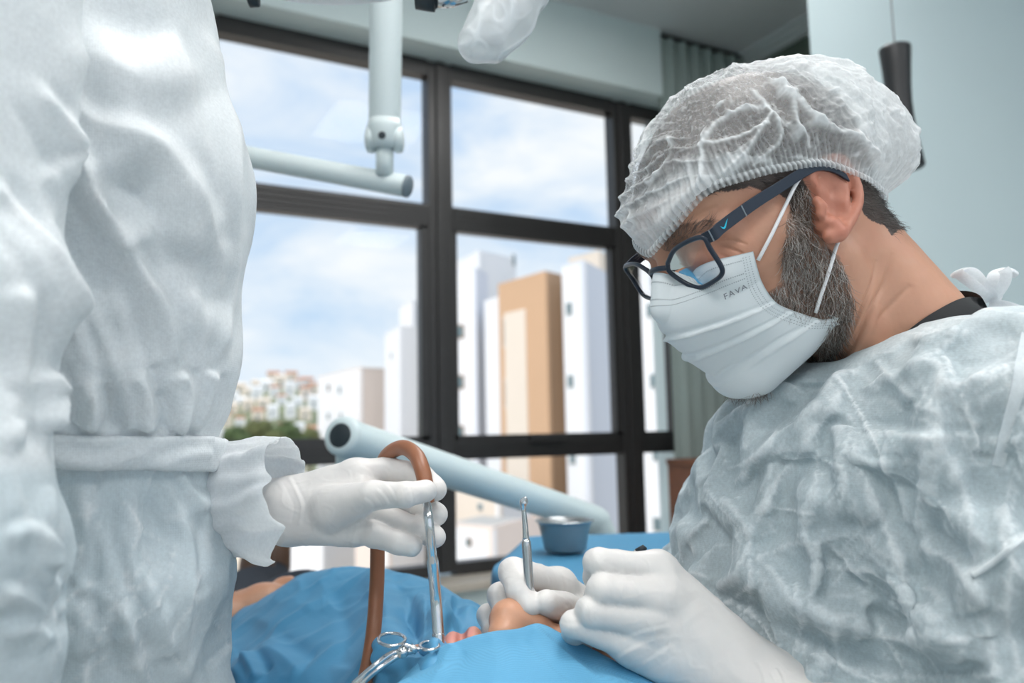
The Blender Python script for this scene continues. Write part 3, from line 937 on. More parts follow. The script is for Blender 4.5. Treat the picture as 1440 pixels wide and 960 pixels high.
# ---- bouffant cap: meridians from the crown to the elastic brim
def cap_mat():
    m = bpy.data.materials.new('cap_nonwoven'); m.use_nodes = True
    N = m.node_tree.nodes; L = m.node_tree.links
    b = N['Principled BSDF']; b.inputs['Base Color'].default_value = (.86, .89, .90, 1); b.inputs['Roughness'].default_value = .7
    tr = N.new('ShaderNodeBsdfTransparent'); tl = N.new('ShaderNodeBsdfTranslucent'); tl.inputs[0].default_value = (.85, .88, .9, 1)
    m1 = N.new('ShaderNodeMixShader'); m1.inputs[0].default_value = .3
    L.new(b.outputs[0], m1.inputs[1]); L.new(tl.outputs[0], m1.inputs[2])
    a = N.new('ShaderNodeAttribute'); a.attribute_name = 'crease'
    mr = N.new('ShaderNodeMapRange'); mr.inputs[3].default_value = .27; mr.inputs[4].default_value = .98
    L.new(a.outputs['Fac'], mr.inputs[0])
    t = N.new('ShaderNodeTexCoord'); nz_ = N.new('ShaderNodeTexNoise'); nz_.inputs['Scale'].default_value = 420; nz_.inputs['Detail'].default_value = 2
    L.new(t.outputs['Object'], nz_.inputs['Vector'])
    ad = N.new('ShaderNodeMath'); ad.operation = 'MULTIPLY_ADD'; ad.inputs[1].default_value = .30; ad.inputs[2].default_value = -.15
    L.new(nz_.outputs['Fac'], ad.inputs[0])
    sm = N.new('ShaderNodeMath'); sm.operation = 'ADD'; sm.use_clamp = True
    L.new(mr.outputs[0], sm.inputs[0]); L.new(ad.outputs[0], sm.inputs[1])
    m2 = N.new('ShaderNodeMixShader'); L.new(sm.outputs[0], m2.inputs[0]); L.new(tr.outputs[0], m2.inputs[1]); L.new(m1.outputs[0], m2.inputs[2])
    L.new(m2.outputs[0], N['Material Output'].inputs[0]); return m


CC = V(0, 0, 45)
# silhouette section in the head's x-z plane
sil = [(893, 352), (880, 325), (874, 300), (880, 270), (905, 215), (945, 165), (1000, 125), (1060, 102), (1100, 97), (1160, 110), (1210, 140), (1245, 185), (1257, 225), (1252, 262)]
sec = np.array([hplane(x, y, (0, 1, 0), (0, -12, 0)) - CC for x, y in sil])
sth = np.arctan2(sec[:, 2], sec[:, 0]); srd = np.hypot(sec[:, 0], sec[:, 2])
# brim traced on the near side of the head
br = [(912, 356), (930, 337), (951, 313), (988, 270), (1010, 257), (1043, 248), (1074, 239), (1104, 234), (1135, 229)]
brp = [cast_head(x, y, 4) for x, y in br] + [V(-14, 82, 34), V(-40, 74, 14), V(-68, 58, -8), V(-92, 22, -22), V(-96, 0, -24)]
brp = np.array(brp)
print('brim', brp.round(0).tolist())
bph = np.arctan2(np.abs(brp[:, 1]), brp[:, 0]); order = np.argsort(bph); bph = bph[order]; bel = np.arctan2(brp[:, 2] - CC[2], np.hypot(brp[:, 0], brp[:, 1]))[order]
NPH, NTH = 1152, 170
ph = np.linspace(-math.pi, math.pi, NPH, endpoint=False)
elb = np.interp(np.abs(ph), bph, bel)
kern = np.exp(-(np.arange(-30, 31) / 12.) ** 2); kern /= kern.sum()
elb = np.convolve(np.r_[elb[-30:], elb, elb[:30]], kern, 'valid')
s = np.linspace(0, 1, NTH)
EL = math.pi / 2 + (elb[:, None] - math.pi / 2) * s[None]
PHI = np.repeat(ph[:, None], NTH, 1)
D3 = np.stack([np.cos(EL) * np.cos(PHI), np.cos(EL) * np.sin(PHI), np.sin(EL)], -1).reshape(-1, 3)
th = np.arctan2(D3[:, 2], D3[:, 0])
o_ = np.argsort(sth); 
rs = np.interp(th, np.r_[sth[o_][-1] - 2 * math.pi, sth[o_], sth[o_][0] + 2 * math.pi], np.r_[srd[o_][-1], srd[o_], srd[o_][0]])
lat = np.abs(D3[:, 1]); cl = np.sqrt(1 - lat ** 2)
wid = 86.0
rpuff = 1 / np.sqrt((cl / rs) ** 2 + (lat / wid) ** 2)
# skull radius along the same rays
rk = np.full(len(D3), 150.0)
for _ in range(25):
    rk = rk - .8 * d_face_neck((CC + D3 * rk[:, None]).astype(np.float32))
S = np.tile(s, NPH)
arc = (1 - S) * (math.pi / 2 - np.repeat(elb, NTH)) * 95          # mm above the brim
rad = np.maximum(rpuff, rk + 6)
k_ = smoothstep(0, 26, arc) ** .7
rad = (rk + 3.5) * (1 - k_) + rad * k_
pos = CC + D3 * rad[:, None]
phr = np.repeat(ph, NTH)
front = smoothstep(40, 90, pos[:, 0])
pl = np.sin(phr * 132 + 2.2 * fbm(pos * .02, 2))
pl2 = np.sin(phr * 61 + 3 * fbm(pos * .018 + 5, 2))
amp = 1.5 * np.exp(-arc / 9) + .5 * np.exp(-arc / 40)
disp = amp * pl + (1.8 * np.exp(-arc / 35) + .6) * pl2 * smoothstep(0, 12, arc) * .55
wq = pos + 9 * np.stack([fbm(pos * .03 + 3, 2), fbm(pos * .03 + 7, 2), fbm(pos * .03 + 11, 2)], 1)
# stacked folds across the front, long folds over the crown, fine crumple everywhere
fr_f = 1 - np.abs(np.sin((wq[:, 2] * .9 - wq[:, 0] * .25) * .30 + 1.3 * fbm(pos * .025, 2)))
cr_f = ridged(wq * V(.022, .045, .030) + 4, 3)
fine = ridged(wq * .085 + 21, 2)
up_w = smoothstep(6, 30, arc)
disp = disp + up_w * (front * 4.5 * (fr_f - .4) + 6.5 * (cr_f - .45) + 2.0 * (fine - .4))
# big drawn folds on the near side
cpx, cpy, _d = proj(H2W(pos))
crease = np.clip(1.35 * (cr_f - .62) * 2.2, 0, 1) + np.clip((fine - .66) * 2.0, 0, 1) * .7 + front * np.clip((fr_f - .72) * 2.4, 0, 1)
for line, w, hgt in [([(985, 300), (990, 250), (988, 205), (1005, 175), (1040, 155), (1080, 152)], 7, 5), ([(1010, 252), (1045, 222), (1075, 175), (1085, 160), (1060, 130)], 6, 5),
                     ([(1085, 160), (1098, 190), (1092, 205), (1060, 232)], 5, 5), ([(1095, 130), (1120, 150), (1150, 178), (1200, 195), (1240, 235)], 8, 6), ([(1140, 205), (1120, 180), (1108, 140), (1090, 110)], 6, 4.5),
                     ([(985, 205), (1010, 200), (1045, 190), (1080, 175)], 5, 4), ([(925, 320), (960, 285), (990, 255), (1012, 250)], 11, 6)]:
    dd, par, sd = polydist(cpx, cpy, line)
    g = np.exp(-(dd / w) ** 2) * (pos[:, 1] > 0) * smoothstep(0, .12, par) * smoothstep(1, .85, par)
    disp = disp + g * hgt; crease = crease + .8 * np.exp(-(dd / (w * .45)) ** 2) * (pos[:, 1] > 0)
crease = crease + .55 * np.clip(pl * .8, 0, 1) * np.exp(-arc / 14) + .35 * np.exp(-arc / 5) + .55 * smoothstep(-20, -75, pos[:, 0]) + .8 * front * smoothstep(45, 12, arc) * (np.abs(phr) < 1.1)
pos = CC + D3 * (rad + disp)[:, None]
cap = mesh_np('surgical_cap', H2W(pos), grid_faces(NPH, NTH, True), cap_mat(), dentist)
set_attr(cap, 'crease', np.clip(crease, 0, 1))
cap['label'] = 'white translucent gathered bouffant cap'
# elastic band with scallops: sub-part of the cap
eb = CC + np.stack([np.cos(elb) * np.cos(ph), np.cos(elb) * np.sin(ph), np.sin(elb)], 1) * (rk.reshape(NPH, NTH)[:, -1] + 4.5)[:, None]
wave = np.sin(ph * 132)
t_ = np.linspace(0, 1, 7)
g = []
for k, tt in enumerate(t_):
    g.append(eb + np.stack([np.cos(ph), np.sin(ph), 0 * ph], 1) * (.8 + 1.6 * np.sin(tt * math.pi) + .9 * wave * (1 - .5 * tt))[:, None] + V(0, 0, 1) * (6.0 * tt - 3.4 - .9 * np.abs(wave) * (1 - tt))[:, None])
g = np.stack(g, 1).reshape(-1, 3)
band = mesh_np('elastic_band', H2W(g), grid_faces(NPH, 7, True), cap.data.materials[0], cap)
set_attr(band, 'crease', np.clip(.35 + .35 * np.repeat(wave, 7), 0, 1))

# ---- eyeglasses
m_gl = mat('navy_acetate', (.012, .022, .040), .3)
m_cyan = mat('cyan_print', (.02, .55, .75), .5)


def lens_mat():
    m = glass_mat(); m.name = 'spectacle_lens'
    for n in m.node_tree.nodes:
        if n.type == 'BSDF_TRANSPARENT': n.inputs[0].default_value = (.93, .94, .96, 1)
        if n.type == 'FRESNEL': n.inputs[0].default_value = 1.22
    return m


m_lens = lens_mat()
glasses = empty('eyeglasses', tuple(H2W((100, 0, 20))), 'dark navy rectangular eyeglasses worn over the face mask', 'glasses')
LN = V(1, .16, -.10)
LC = V(106, 8, 20)
rim_px = [(939, 370), (948, 352), (968, 339), (989, 334), (999, 350), (1014, 374), (1015, 385), (1006, 394), (987, 404), (973, 402), (956, 393), (941, 381)]
rim = np.array([hplane(x, y, LN, LC) for x, y in rim_px])
print('rim', rim.round(0).tolist())
rim_s = spline(np.vstack([rim, rim[:1]]), 72)[:-1]
far_l = rim_s * V(1, -1, 1)
for nm, loop in (('near', rim_s), ('far', far_l)):
    b = MB(); lp = [H2W(q) for q in loop]; lp.append(lp[0]); lp.append(lp[1]); b.tube(lp, .0019, 10, caps=False); fr_o = b.build('rim', m_gl, glasses, smooth=True)
    c0 = loop.mean(0); b = MB(); n = len(loop)
    outp = [H2W(q) for q in loop]; midp = [H2W(c0 + (q - c0) * .6 + V(1.2, 0, 0)) for q in loop]
    b.add(outp + midp + [H2W(c0 + V(1.8, 0, 0))], [(i, (i + 1) % n, n + (i + 1) % n, n + i) for i in range(n)] + [(n + i, n + (i + 1) % n, 2 * n) for i in range(n)])
    b.build('lens', m_lens, fr_o, smooth=True)
ib = rim_s[np.argmin(rim_s[:, 1])]
b = MB(); b.tube([H2W(q) for q in spline([ib + V(0, 0, 3), ib * V(1, .4, 1) + V(3, 0, 5), ib * V(1, -.4, 1) + V(3, 0, 5), ib * V(1, -1, 1) + V(0, 0, 3)], 14)], .0022, 10); b.build('bridge', m_gl, glasses, smooth=True)


def strip(path, half_w, half_t, side):
    """flat bar along a path in head frame; half_w along z-ish, half_t along side"""
    b = MB(); v = []; n = len(path)
    for q, w in zip(path, half_w):
        for sw, st in ((1, 1), (1, -1), (-1, -1), (-1, 1)):
            v.append(H2W(q + V(0, 0, 1) * sw * w + np.asarray(side) * st * half_t))
    f = [(4 * i + k, 4 * i + (k + 1) % 4, 4 * i + 4 + (k + 1) % 4, 4 * i + 4 + k) for i in range(n - 1) for k in range(4)] + [(3, 2, 1, 0), tuple(range(4 * n - 4, 4 * n))]
    b.add(v, f); return b


hinge = hplane(990, 336, LN, LC)
tpl = [hinge, hinge + V(-6, 5, 0)] + [hplane(x, y, (0, 1, 0), (0, yy, 0)) for x, y, yy in ((1016, 318, 74), (1060, 286, 76), (1098, 262, 77), (1128, 243, 78))]
print('temple', np.array(tpl).round(0).tolist())
last = tpl[-1]; tpl += [last + V(-14, -1, -1), last + V(-26, -2, -8), last + V(-36, -3, -20)]
tp = spline(tpl, 40)
for sgn in (1, -1):
    q = tp * V(1, sgn, 1)
    tm = strip(q, list(np.linspace(4.2, 4.6, 8)) + list(np.linspace(4.6, 3.2, 32)), 1.2, V(0, 1, 0)).build('temple', m_gl, glasses, bevel=.0004)
    if sgn == 1:
        # small cyan tick mark printed on the temple, near the hinge
        ax = q[12] - q[7]; ax /= np.linalg.norm(ax); qx, qy, _q = proj(H2W(q)); kk = int(np.argmin(np.hypot(qx - 1017, qy - 314))); ax = q[kk + 1] - q[kk]; ax /= np.linalg.norm(ax); c0 = q[kk] + V(0, 1.4, 0); zz_ = np.cross(V(0, 1, 0), ax); zz_ *= np.sign(zz_[2])
        tick = [(-3.3, .9), (-3.0, -1.0), (-1.9, -2.2), (-.4, -1.9), (4.6, 2.6), (-.2, -.4), (-1.6, -.9), (-2.4, -.3)]
        # ax runs to the ear: image right/up
        vb = [H2W(c0 + ax * u_ * 1.0 + zz_ * w_ * 1.0) for u_, w_ in tick]; vt = [H2W(c0 + V(0, .25, 0) + ax * u_ + zz_ * w_) for u_, w_ in tick]
        b = MB(); n = len(tick); b.add(vb + vt, [tuple(range(n))[::-1], tuple(range(n, 2 * n))] + [(i, (i + 1) % n, n + (i + 1) % n, n + i) for i in range(n)])
        tk = b.build('logo_mark', m_cyan, tm); tk['label'] = 'small cyan tick logo'
        b = MB()
        for uu in (int(np.argmin(np.hypot(qx - 1048, qy - 292))), int(np.argmin(np.hypot(qx - 998, qy - 327)))):
            cq = q[uu]; b.tube([H2W(cq + V(0, 1.3, -4.2)), H2W(cq + V(0, 1.3, 4.2))], .0005, 6)
        b.build('hinge_line', mat('steel_line', (.35, .4, .45), .3, .8), tm)

# ---- face mask
m_mask = mat('mask_nonwoven', (.77, .815, .83), .8, bump=(900, .15, .0004))
NU, NV = 121, 97


def hp(x, y, yy): return hplane(x, y, (0, 1, 0), (0, yy, 0))


# control rows from the nose to under the chin; columns: midline -> near edge (mirrored for the far side)
mid = [V(101, 0, 10), V(117, 0, -8), V(122, 0, -24), V(117, 0, -44), V(111, 0, -64), V(100, 0, -86), V(84, 0, -101), V(66, 0, -106)]
edge = [hp(1060, 354, 62), hp(1066, 382, 62), hp(1078, 408, 61), hp(1094, 427, 60), hp(1116, 437, 59), hp(1142, 443, 58), hp(1165, 441, 56), hp(1164, 446, 55)]
print('mask edge', np.array(edge).round(0).tolist())
rows = []
for k, (a_, e_) in enumerate(zip(mid, edge)):
    t = k / 7
    c1 = a_ + (e_ - a_) * .30 + V(9 + 4 * math.sin(t * math.pi), 2, 0) + (V(-1, 0, -2) if k == 0 else V(0, 0, 0))
    c2 = a_ + (e_ - a_) * .64 + V(7 + 4 * math.sin(t * math.pi), 6 + 3 * math.sin(t * math.pi), 0)
    rows.append([a_, c1, c2, e_])
rows[-1][1] += V(-14, 0, -1); rows[-1][2] += V(-12, 2, -5); rows[-2][2] += V(-2, 2, -6); rows[-2][1] += V(-4, 0, -3)
full = np.array([[r[3] * V(1, -1, 1), r[2] * V(1, -1, 1), r[1] * V(1, -1, 1), r[0], r[1], r[2], r[3]] for r in rows])    # 8 x 7 x 3
tmp = np.stack([spline(full[i], NU) for i in range(8)], 0)                  # 8 x NU
mg = np.stack([spline(tmp[:, j], NV) for j in range(NU)], 0)               # NU x NV
S_, T_ = np.meshgrid(np.linspace(-1, 1, NU), np.linspace(0, 1, NV), indexing='ij')
nrm = np.cross(np.gradient(mg, axis=0), np.gradient(mg, axis=1)); nrm /= np.linalg.norm(nrm, axis=2, keepdims=True) + 1e-9
if nrm[NU // 2, NV // 2, 0] < 0: nrm = -nrm
# keep it off the skin
for _ in range(3):
    dsk = d_face_neck(mg.reshape(-1, 3).astype(np.float32)).reshape(NU, NV)
    mg = mg + nrm * np.maximum(0, 3.0 - dsk)[..., None]
# pleats: three stepped folds fanning out from the side edges
spread = 1 - np.abs(S_) ** 2
disp = np.zeros_like(S_)
for tc_, dv_ in ((.36, .0), (.52, .0), (.69, .0)):
    ctr = tc_ + .05 * (1 - spread)
    x_ = (T_ - ctr) / .11
    disp += 2.6 * np.where(x_ > 0, np.exp(-x_ * 2.2), 0) * smoothstep(0, .035, T_ - ctr + .035) + 1.3 * np.exp(-(x_ / .12) ** 2)
    disp -= 1.5 * np.exp(-((T_ - ctr + .02) / .016) ** 2)
disp *= (.35 + .65 * smoothstep(1.0, .75, np.abs(S_)))
disp += .8 * fbm(mg.reshape(-1, 3) * .035, 2).reshape(NU, NV)
mg = mg + nrm * disp[..., None]
out = mg.reshape(-1, 3); inn = (mg - nrm * 1.2).reshape(-1, 3)
mf = grid_faces(NU, NV)
b_idx = [i * NV for i in range(NU)] + [(NU - 1) * NV + j for j in range(1, NV)] + [i * NV + NV - 1 for i in range(NU - 2, -1, -1)] + [j for j in range(NV - 2, 0, -1)]
sidef = np.array([(b_idx[k], b_idx[(k + 1) % len(b_idx)], b_idx[(k + 1) % len(b_idx)] + NU * NV, b_idx[k] + NU * NV) for k in range(len(b_idx))])
mask = mesh_np('face_mask', H2W(np.vstack([out, inn])), np.vstack([mf, mf[:, ::-1] + NU * NV, sidef]), m_mask, dentist)
mask['label'] = 'white pleated surgical face mask'


def mask_at(s_, t_, off=.3):
    i = (s_ + 1) / 2 * (NU - 1); j = t_ * (NV - 1)
    i0 = int(np.clip(i, 0, NU - 2)); j0 = int(np.clip(j, 0, NV - 2)); a_ = i - i0; c_ = j - j0
    q = (mg[i0, j0] * (1 - a_) + mg[i0 + 1, j0] * a_) * (1 - c_) + (mg[i0, j0 + 1] * (1 - a_) + mg[i0 + 1, j0 + 1] * a_) * c_
    return q + nrm[int(round(i)), int(round(j))] * off


# raised embossed stitch dots along the hems
b = MB()
def dot(s_, t_, r=.004):
    a_ = mask_at(s_ - r, t_ - r * .7); c_ = mask_at(s_ + r, t_ - r * .7); d_ = mask_at(s_ + r, t_ + r * .7); e_ = mask_at(s_ - r, t_ + r * .7)
    top_ = mask_at(s_, t_, .55); b.add([H2W(q) for q in (a_, c_, d_, e_, top_)], [(0, 1, 4), (1, 2, 4), (2, 3, 4), (3, 0, 4)])
for sg in (1, -1):
    for t_ in np.arange(.03, .985, .016):
        for s_ in (.90, .925, .955): dot(sg * s_, t_)
for s_ in np.arange(-.88, .89, .016):
    for t_ in (.045, .12, .15): dot(s_, t_, .0042)
for s_ in np.arange(-.86, .87, .018):
    for t_ in (.955, .975): dot(s_, t_)
st = b.build('stitch_dots', mat('emboss_grey', (.42, .46, .48), .8), mask); st['kind'] = 'stuff'
# printed word on the upper near panel
fc_ = bpy.data.curves.new('word', 'FONT'); fc_.body = 'FAVA'; fc_.size = 1.0; fc_.resolution_u = 2; fc_.space_character = 1.15
fo = bpy.data.objects.new('word', fc_); COL.objects.link(fo)
dg = bpy.context.evaluated_depsgraph_get(); me_ = bpy.data.meshes.new_from_object(fo.evaluated_get(dg))
bpy.data.objects.remove(fo)
tv = np.array([v.co[:] for v in me_.vertices]); tw = tv[:, 0].max()
# find mask parameters of the word's ends as seen in the photograph
mpx, mpy, _ = proj(H2W(mg.reshape(-1, 3)))
def near_param(x, y):
    ok = (S_.ravel() > 0); k = np.argmin(np.hypot(mpx - x, mpy - y) + 1e4 * ~ok); return S_.ravel()[k], T_.ravel()[k]
p0 = near_param(1016, 417); p1 = near_param(1050, 401)
p0 = np.array(p0); p1 = np.array(p1)
for k in range(len(tv)):
    u_ = tv[k, 0] / tw; q = p0 + (p1 - p0) * u_
    w_ = mask_at(q[0], q[1] , .5); w2 = mask_at(q[0], q[1] + .03, .5); upv = (w_ - w2) / np.linalg.norm(w_ - w2)
    me_.vertices[k].co = Vector(H2W(w_ + upv * tv[k, 1] * 6.2 - upv * 2.4 + nrm[int((q[0] + 1) / 2 * (NU - 1)), int(q[1] * (NV - 1))] * .3))
wo_ = link_mesh('printed_word', me_, mat('print_grey', (.22, .23, .26), .8), mask); wo_['label'] = 'grey printed lettering FAVA'
# ear loops
m_loop = mat('loop_elastic', (.82, .83, .84), .8, bump=(1500, .3, .0003))
for sgn in (1, -1):
    ups = [(1066, 366), (1085, 330), (1105, 288), (1120, 258)]
    los = [(1147, 440), (1158, 405), (1168, 375), (1175, 350)]
    q1 = spline([cast_head(*k, 3.5) for k in ups] + [cast_head(1133, 241, 4), V(0, 75, 36), V(-10, 70, 26)], 30); q2 = spline([cast_head(*k, 3.0) for k in los] + [hp(1182, 332, 76), hp(1190, 310, 74)], 24)
    for q in (q1, q2):
        b = MB(); b.tube([H2W(k * V(1, sgn, 1)) for k in q], .0014, 8); b.build('ear_loop', m_loop, mask, smooth=True)
print('head done', time.time() - _t0)
# ================================================================== gowns, gloves
_t0 = time.time()


def gown_mat(name, col, crease, trans=.15, mot=1.0):
    m = bpy.data.materials.new(name); m.use_nodes = True
    N = m.node_tree.nodes; L = m.node_tree.links
    b = N['Principled BSDF']; b.inputs['Roughness'].default_value = .75; b.inputs['Specular IOR Level'].default_value = .25
    t = N.new('ShaderNodeTexCoord')
    n1 = N.new('ShaderNodeTexNoise'); n1.inputs['Scale'].default_value = 380; n1.inputs['Detail'].default_value = 4; n1.inputs['Roughness'].default_value = .7
    n2 = N.new('ShaderNodeTexNoise'); n2.inputs['Scale'].default_value = 14; n2.inputs['Detail'].default_value = 3
    vo = N.new('ShaderNodeTexVoronoi'); vo.inputs['Scale'].default_value = 620; vo.inputs['Randomness'].default_value = .25
    for q in (n1, n2, vo): L.new(t.outputs['Object'], q.inputs['Vector'])
    mr = N.new('ShaderNodeMapRange'); mr.inputs[1].default_value = .3; mr.inputs[2].default_value = .7; mr.inputs[3].default_value = 1 - .20 * mot; mr.inputs[4].default_value = 1 + .16 * mot
    L.new(n1.outputs['Fac'], mr.inputs[0])
    mr2 = N.new('ShaderNodeMapRange'); mr2.inputs[1].default_value = .3; mr2.inputs[2].default_value = .7; mr2.inputs[3].default_value = 1 - .12 * mot; mr2.inputs[4].default_value = 1 + .10 * mot
    L.new(n2.outputs['Fac'], mr2.inputs[0])
    mu = N.new('ShaderNodeMath'); mu.operation = 'MULTIPLY'; L.new(mr.outputs[0], mu.inputs[0]); L.new(mr2.outputs[0], mu.inputs[1])
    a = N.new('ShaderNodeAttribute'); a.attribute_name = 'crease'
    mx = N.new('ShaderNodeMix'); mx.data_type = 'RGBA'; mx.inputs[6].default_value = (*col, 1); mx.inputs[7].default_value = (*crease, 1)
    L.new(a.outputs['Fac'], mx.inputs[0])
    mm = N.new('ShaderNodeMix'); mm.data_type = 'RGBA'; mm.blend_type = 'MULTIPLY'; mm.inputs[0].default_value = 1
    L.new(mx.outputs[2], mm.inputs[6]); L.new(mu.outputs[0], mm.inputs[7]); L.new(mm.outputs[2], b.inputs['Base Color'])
    bp = N.new('ShaderNodeBump'); bp.inputs['Strength'].default_value = .25; bp.inputs['Distance'].default_value = .0006
    L.new(vo.outputs['Distance'], bp.inputs['Height']); L.new(bp.outputs[0], b.inputs['Normal'])
    tl = N.new('ShaderNodeBsdfTranslucent'); L.new(mm.outputs[2], tl.inputs[0])
    ms = N.new('ShaderNodeMixShader'); ms.inputs[0].default_value = trans
    L.new(b.outputs[0], ms.inputs[1]); L.new(tl.outputs[0], ms.inputs[2]); L.new(ms.outputs[0], N['Material Output'].inputs[0])
    return m


m_gown = gown_mat('gown_dentist', (.50, .58, .61), (.88, .925, .945), .2, .62)
m_gown_w = gown_mat('gown_assistant', (.78, .825, .845), (.88, .92, .94), .2, .38)
m_glove = mat('latex_glove', (.68, .66, .64), .42, sub=.08, subr=(1, .8, .7), bump=(420, .12, .0004), noise=(60, .05))


def to_cam(v):
    d = CAM - v; return d / np.linalg.norm(d, axis=1, keepdims=True)


def fold(v, n, lines, crease):
    """raise drawn folds: each (polyline in photograph pixels, half width px, height m, sharp crease?)"""
    px, py, d = proj(v)
    facing = smoothstep(-.05, .25, (n * to_cam(v)).sum(1))
    disp = np.zeros(len(v))
    for line, w, h, cr in lines:
        line = np.array(line, float); lo = line.min(0) - 4 * w; hi = line.max(0) + 4 * w
        m = (px > lo[0]) & (px < hi[0]) & (py > lo[1]) & (py < hi[1]) & (facing > 0)
        if not m.any(): continue
        dd, par, sd = polydist(px[m], py[m], spline(line, max(8, 5 * len(line))))
        te = .10 if w < 20 else .42
        env = np.clip(smoothstep(0, te, par) * smoothstep(1, 1 - te, par), .03, 1) * facing[m]
        asym = (.75, 1.45) if (line[0, 0] * 7 + line[0, 1] * 3) % 2 > 1 else (1.45, .75)
        ww = np.where(sd > 0, asym[0], asym[1]) * w * 2.1
        tent = np.maximum(0, 1 - dd / ww)
        disp[m] += h * env * (.75 * tent ** 1.4 + .25 * np.exp(-(dd / w) ** 2) - .35 * np.exp(-((dd - 1.25 * ww) / (.8 * w)) ** 2))
        crease[m] += cr * env * np.exp(-(dd / (w * .32)) ** 2)
    return disp


def random_creases(n, box, poly, seed, lmin, lmax, wmin, wmax, hmin, hmax, cr, prefer=None):
    r = np.random.default_rng(seed); out = []
    while len(out) < n:
        c = np.array([r.uniform(box[0], box[2]), r.uniform(box[1], box[3])])
        a = r.uniform(0, math.pi) if prefer is None else r.normal(prefer, .5)
        L = r.uniform(lmin, lmax); e = np.array([math.cos(a), math.sin(a)]); nrm_ = np.array([-e[1], e[0]]) * r.uniform(-.15, .15) * L
        out.append(([tuple(c - e * L / 2), tuple(c + nrm_), tuple(c + e * L / 2)], r.uniform(wmin, wmax), r.choice([1, 1, -1]) * r.uniform(hmin, hmax), cr * r.uniform(.3, 1)))
    return out


def cloth_relax(v0, q, n0, ex, disp0, iters, smn=-.004, smx=.035, ks=.0006, kb=.04, grav=.00001, free=None):
    """settle a sheet with surplus length ex on the body surface v0: edges keep their longer rest length,
    the body lies at smn below, bending smooths, so the surplus gathers into folds"""
    nv = len(v0)
    e = np.sort(np.stack([q, np.roll(q, -1, 1)], -1).reshape(-1, 2), 1)
    e = np.unique(e[:, 0] * nv + e[:, 1]); ea, eb = e // nv, e % nv
    dg = np.vstack([q[:, [0, 2]], q[:, [1, 3]]])
    A = np.concatenate([ea, dg[:, 0]]); B = np.concatenate([eb, dg[:, 1]])
    rest = np.linalg.norm(v0[B] - v0[A], axis=1) * (1 + .5 * (ex[A] + ex[B]))
    deg = (np.bincount(A, minlength=nv) + np.bincount(B, minlength=nv)).astype(float)[:, None]
    ndeg = (np.bincount(ea, minlength=nv) + np.bincount(eb, minlength=nv)).astype(float)[:, None]
    def scat(ia, ib, d):
        return np.stack([np.bincount(ia, d[:, k], nv) - np.bincount(ib, d[:, k], nv) for k in range(3)], 1)
    lap = lambda x: scat(ea, eb, x[eb] - x[ea]) / ndeg
    v = v0 + n0 * disp0[:, None]; prev = v.copy(); g = np.array([0, 0, -grav])
    for it in range(iters):
        vel = (v - prev) * .9; prev = v; v = v + vel + g
        d = v[B] - v[A]; L = np.linalg.norm(d, axis=1) + 1e-9
        d *= (.5 * (L - rest) / L)[:, None]
        v = v + scat(A, B, d) / deg * 1.6
        v = v - kb * lap(lap(v - v0))
        o = v - v0; s_ = (o * n0).sum(1); tan = o - s_[:, None] * n0
        s2 = np.clip(s_ * (1 - ks), smn, smx)
        if free is not None: s2 = s2 * free
        v = v0 + s2[:, None] * n0 + tan * .998
    return v, ((v - v0) * n0).sum(1)


def grow(v, q, *arr):
    """Catmull-Clark split carrying per-vertex arrays"""
    out = []
    nv = len(v); V2, q2 = subdivide(v, q)
    e = np.sort(np.stack([q, np.roll(q, -1, 1)], -1).reshape(-1, 2), 1); uk = np.unique(e[:, 0] * nv + e[:, 1])
    for a in arr:
        out.append(np.concatenate([a, .5 * (a[uk // nv] + a[uk % nv]), a[q].mean(1)]))
    return V2, q2, out


# ---------------------------------------------------------------- dentist gown
SHN, SHF = P(1418, 588, .535), P(1150, 628, .86)
ELN, WRN = P(1450, 1120, .465), P(1165, 1030, .545)
ELF, WRF = P(1036, 780, .90), P(868, 912, .735)
neckloop = [P(1135, 606, .645), P(1200, 592, .607), P(1300, 535, .597), P(1375, 492, .645), P(1412, 484, .74), P(1335, 500, .83), P(1205, 535, .82), P(1125, 566, .74), P(1135, 572, .645)]
neckloop = list(spline(neckloop, 26))
NKW = [H2W((-28, 0, -8)), H2W(NECK[0]), H2W(NECK[1])]


def d_gown(p):
    d = d_chain(p, [P(1300, 610, .705), P(1258, 700, .70), P(1215, 900, .70), P(1235, 1150, .70), P(1240, 1320, .72)], [.10, .148, .165, .172, .17], .05)
    d = smin(d, d_chain(p, [SHN, P(1330, 615, .68), SHF], [.062, .075, .062]), .07)
    d = smin(d, d_sphere(p, P(1335, 730, .60), .10), .09)
    d = smin(d, d_sphere(p, P(1150, 720, .80), .096), .09)
    d = smin(d, d_chain(p, neckloop, [.016] * len(neckloop)), .045)
    arm = d_chain(p, [SHN, P(1458, 800, .495), ELN], [.062, .060, .056], .02)
    arm = smin(arm, d_chain(p, [ELN, P(1290, 1095, .51), WRN], [.054, .045, .037]), .03)
    arf = d_chain(p, [SHF, ELF], [.060, .048])
    arf = smin(arf, d_chain(p, [ELF, P(925, 850, .80), WRF], [.047, .040, .031]), .03)
    d = smin(d, arm, .035); d = smin(d, arf, .035)
    # thighs of the seated figure below the frame
    d = smin(d, d_chain(p, [P(1270, 1330, .60), P(960, 1420, .66)], [.10, .08]), .06)
    d = smin(d, d_chain(p, [P(1180, 1290, .85), P(930, 1330, .90)], [.10, .08]), .06)
    nk = d_chain(p, NKW, [.064, .066, .070])
    d = smax(d, -nk, .008)
    return d


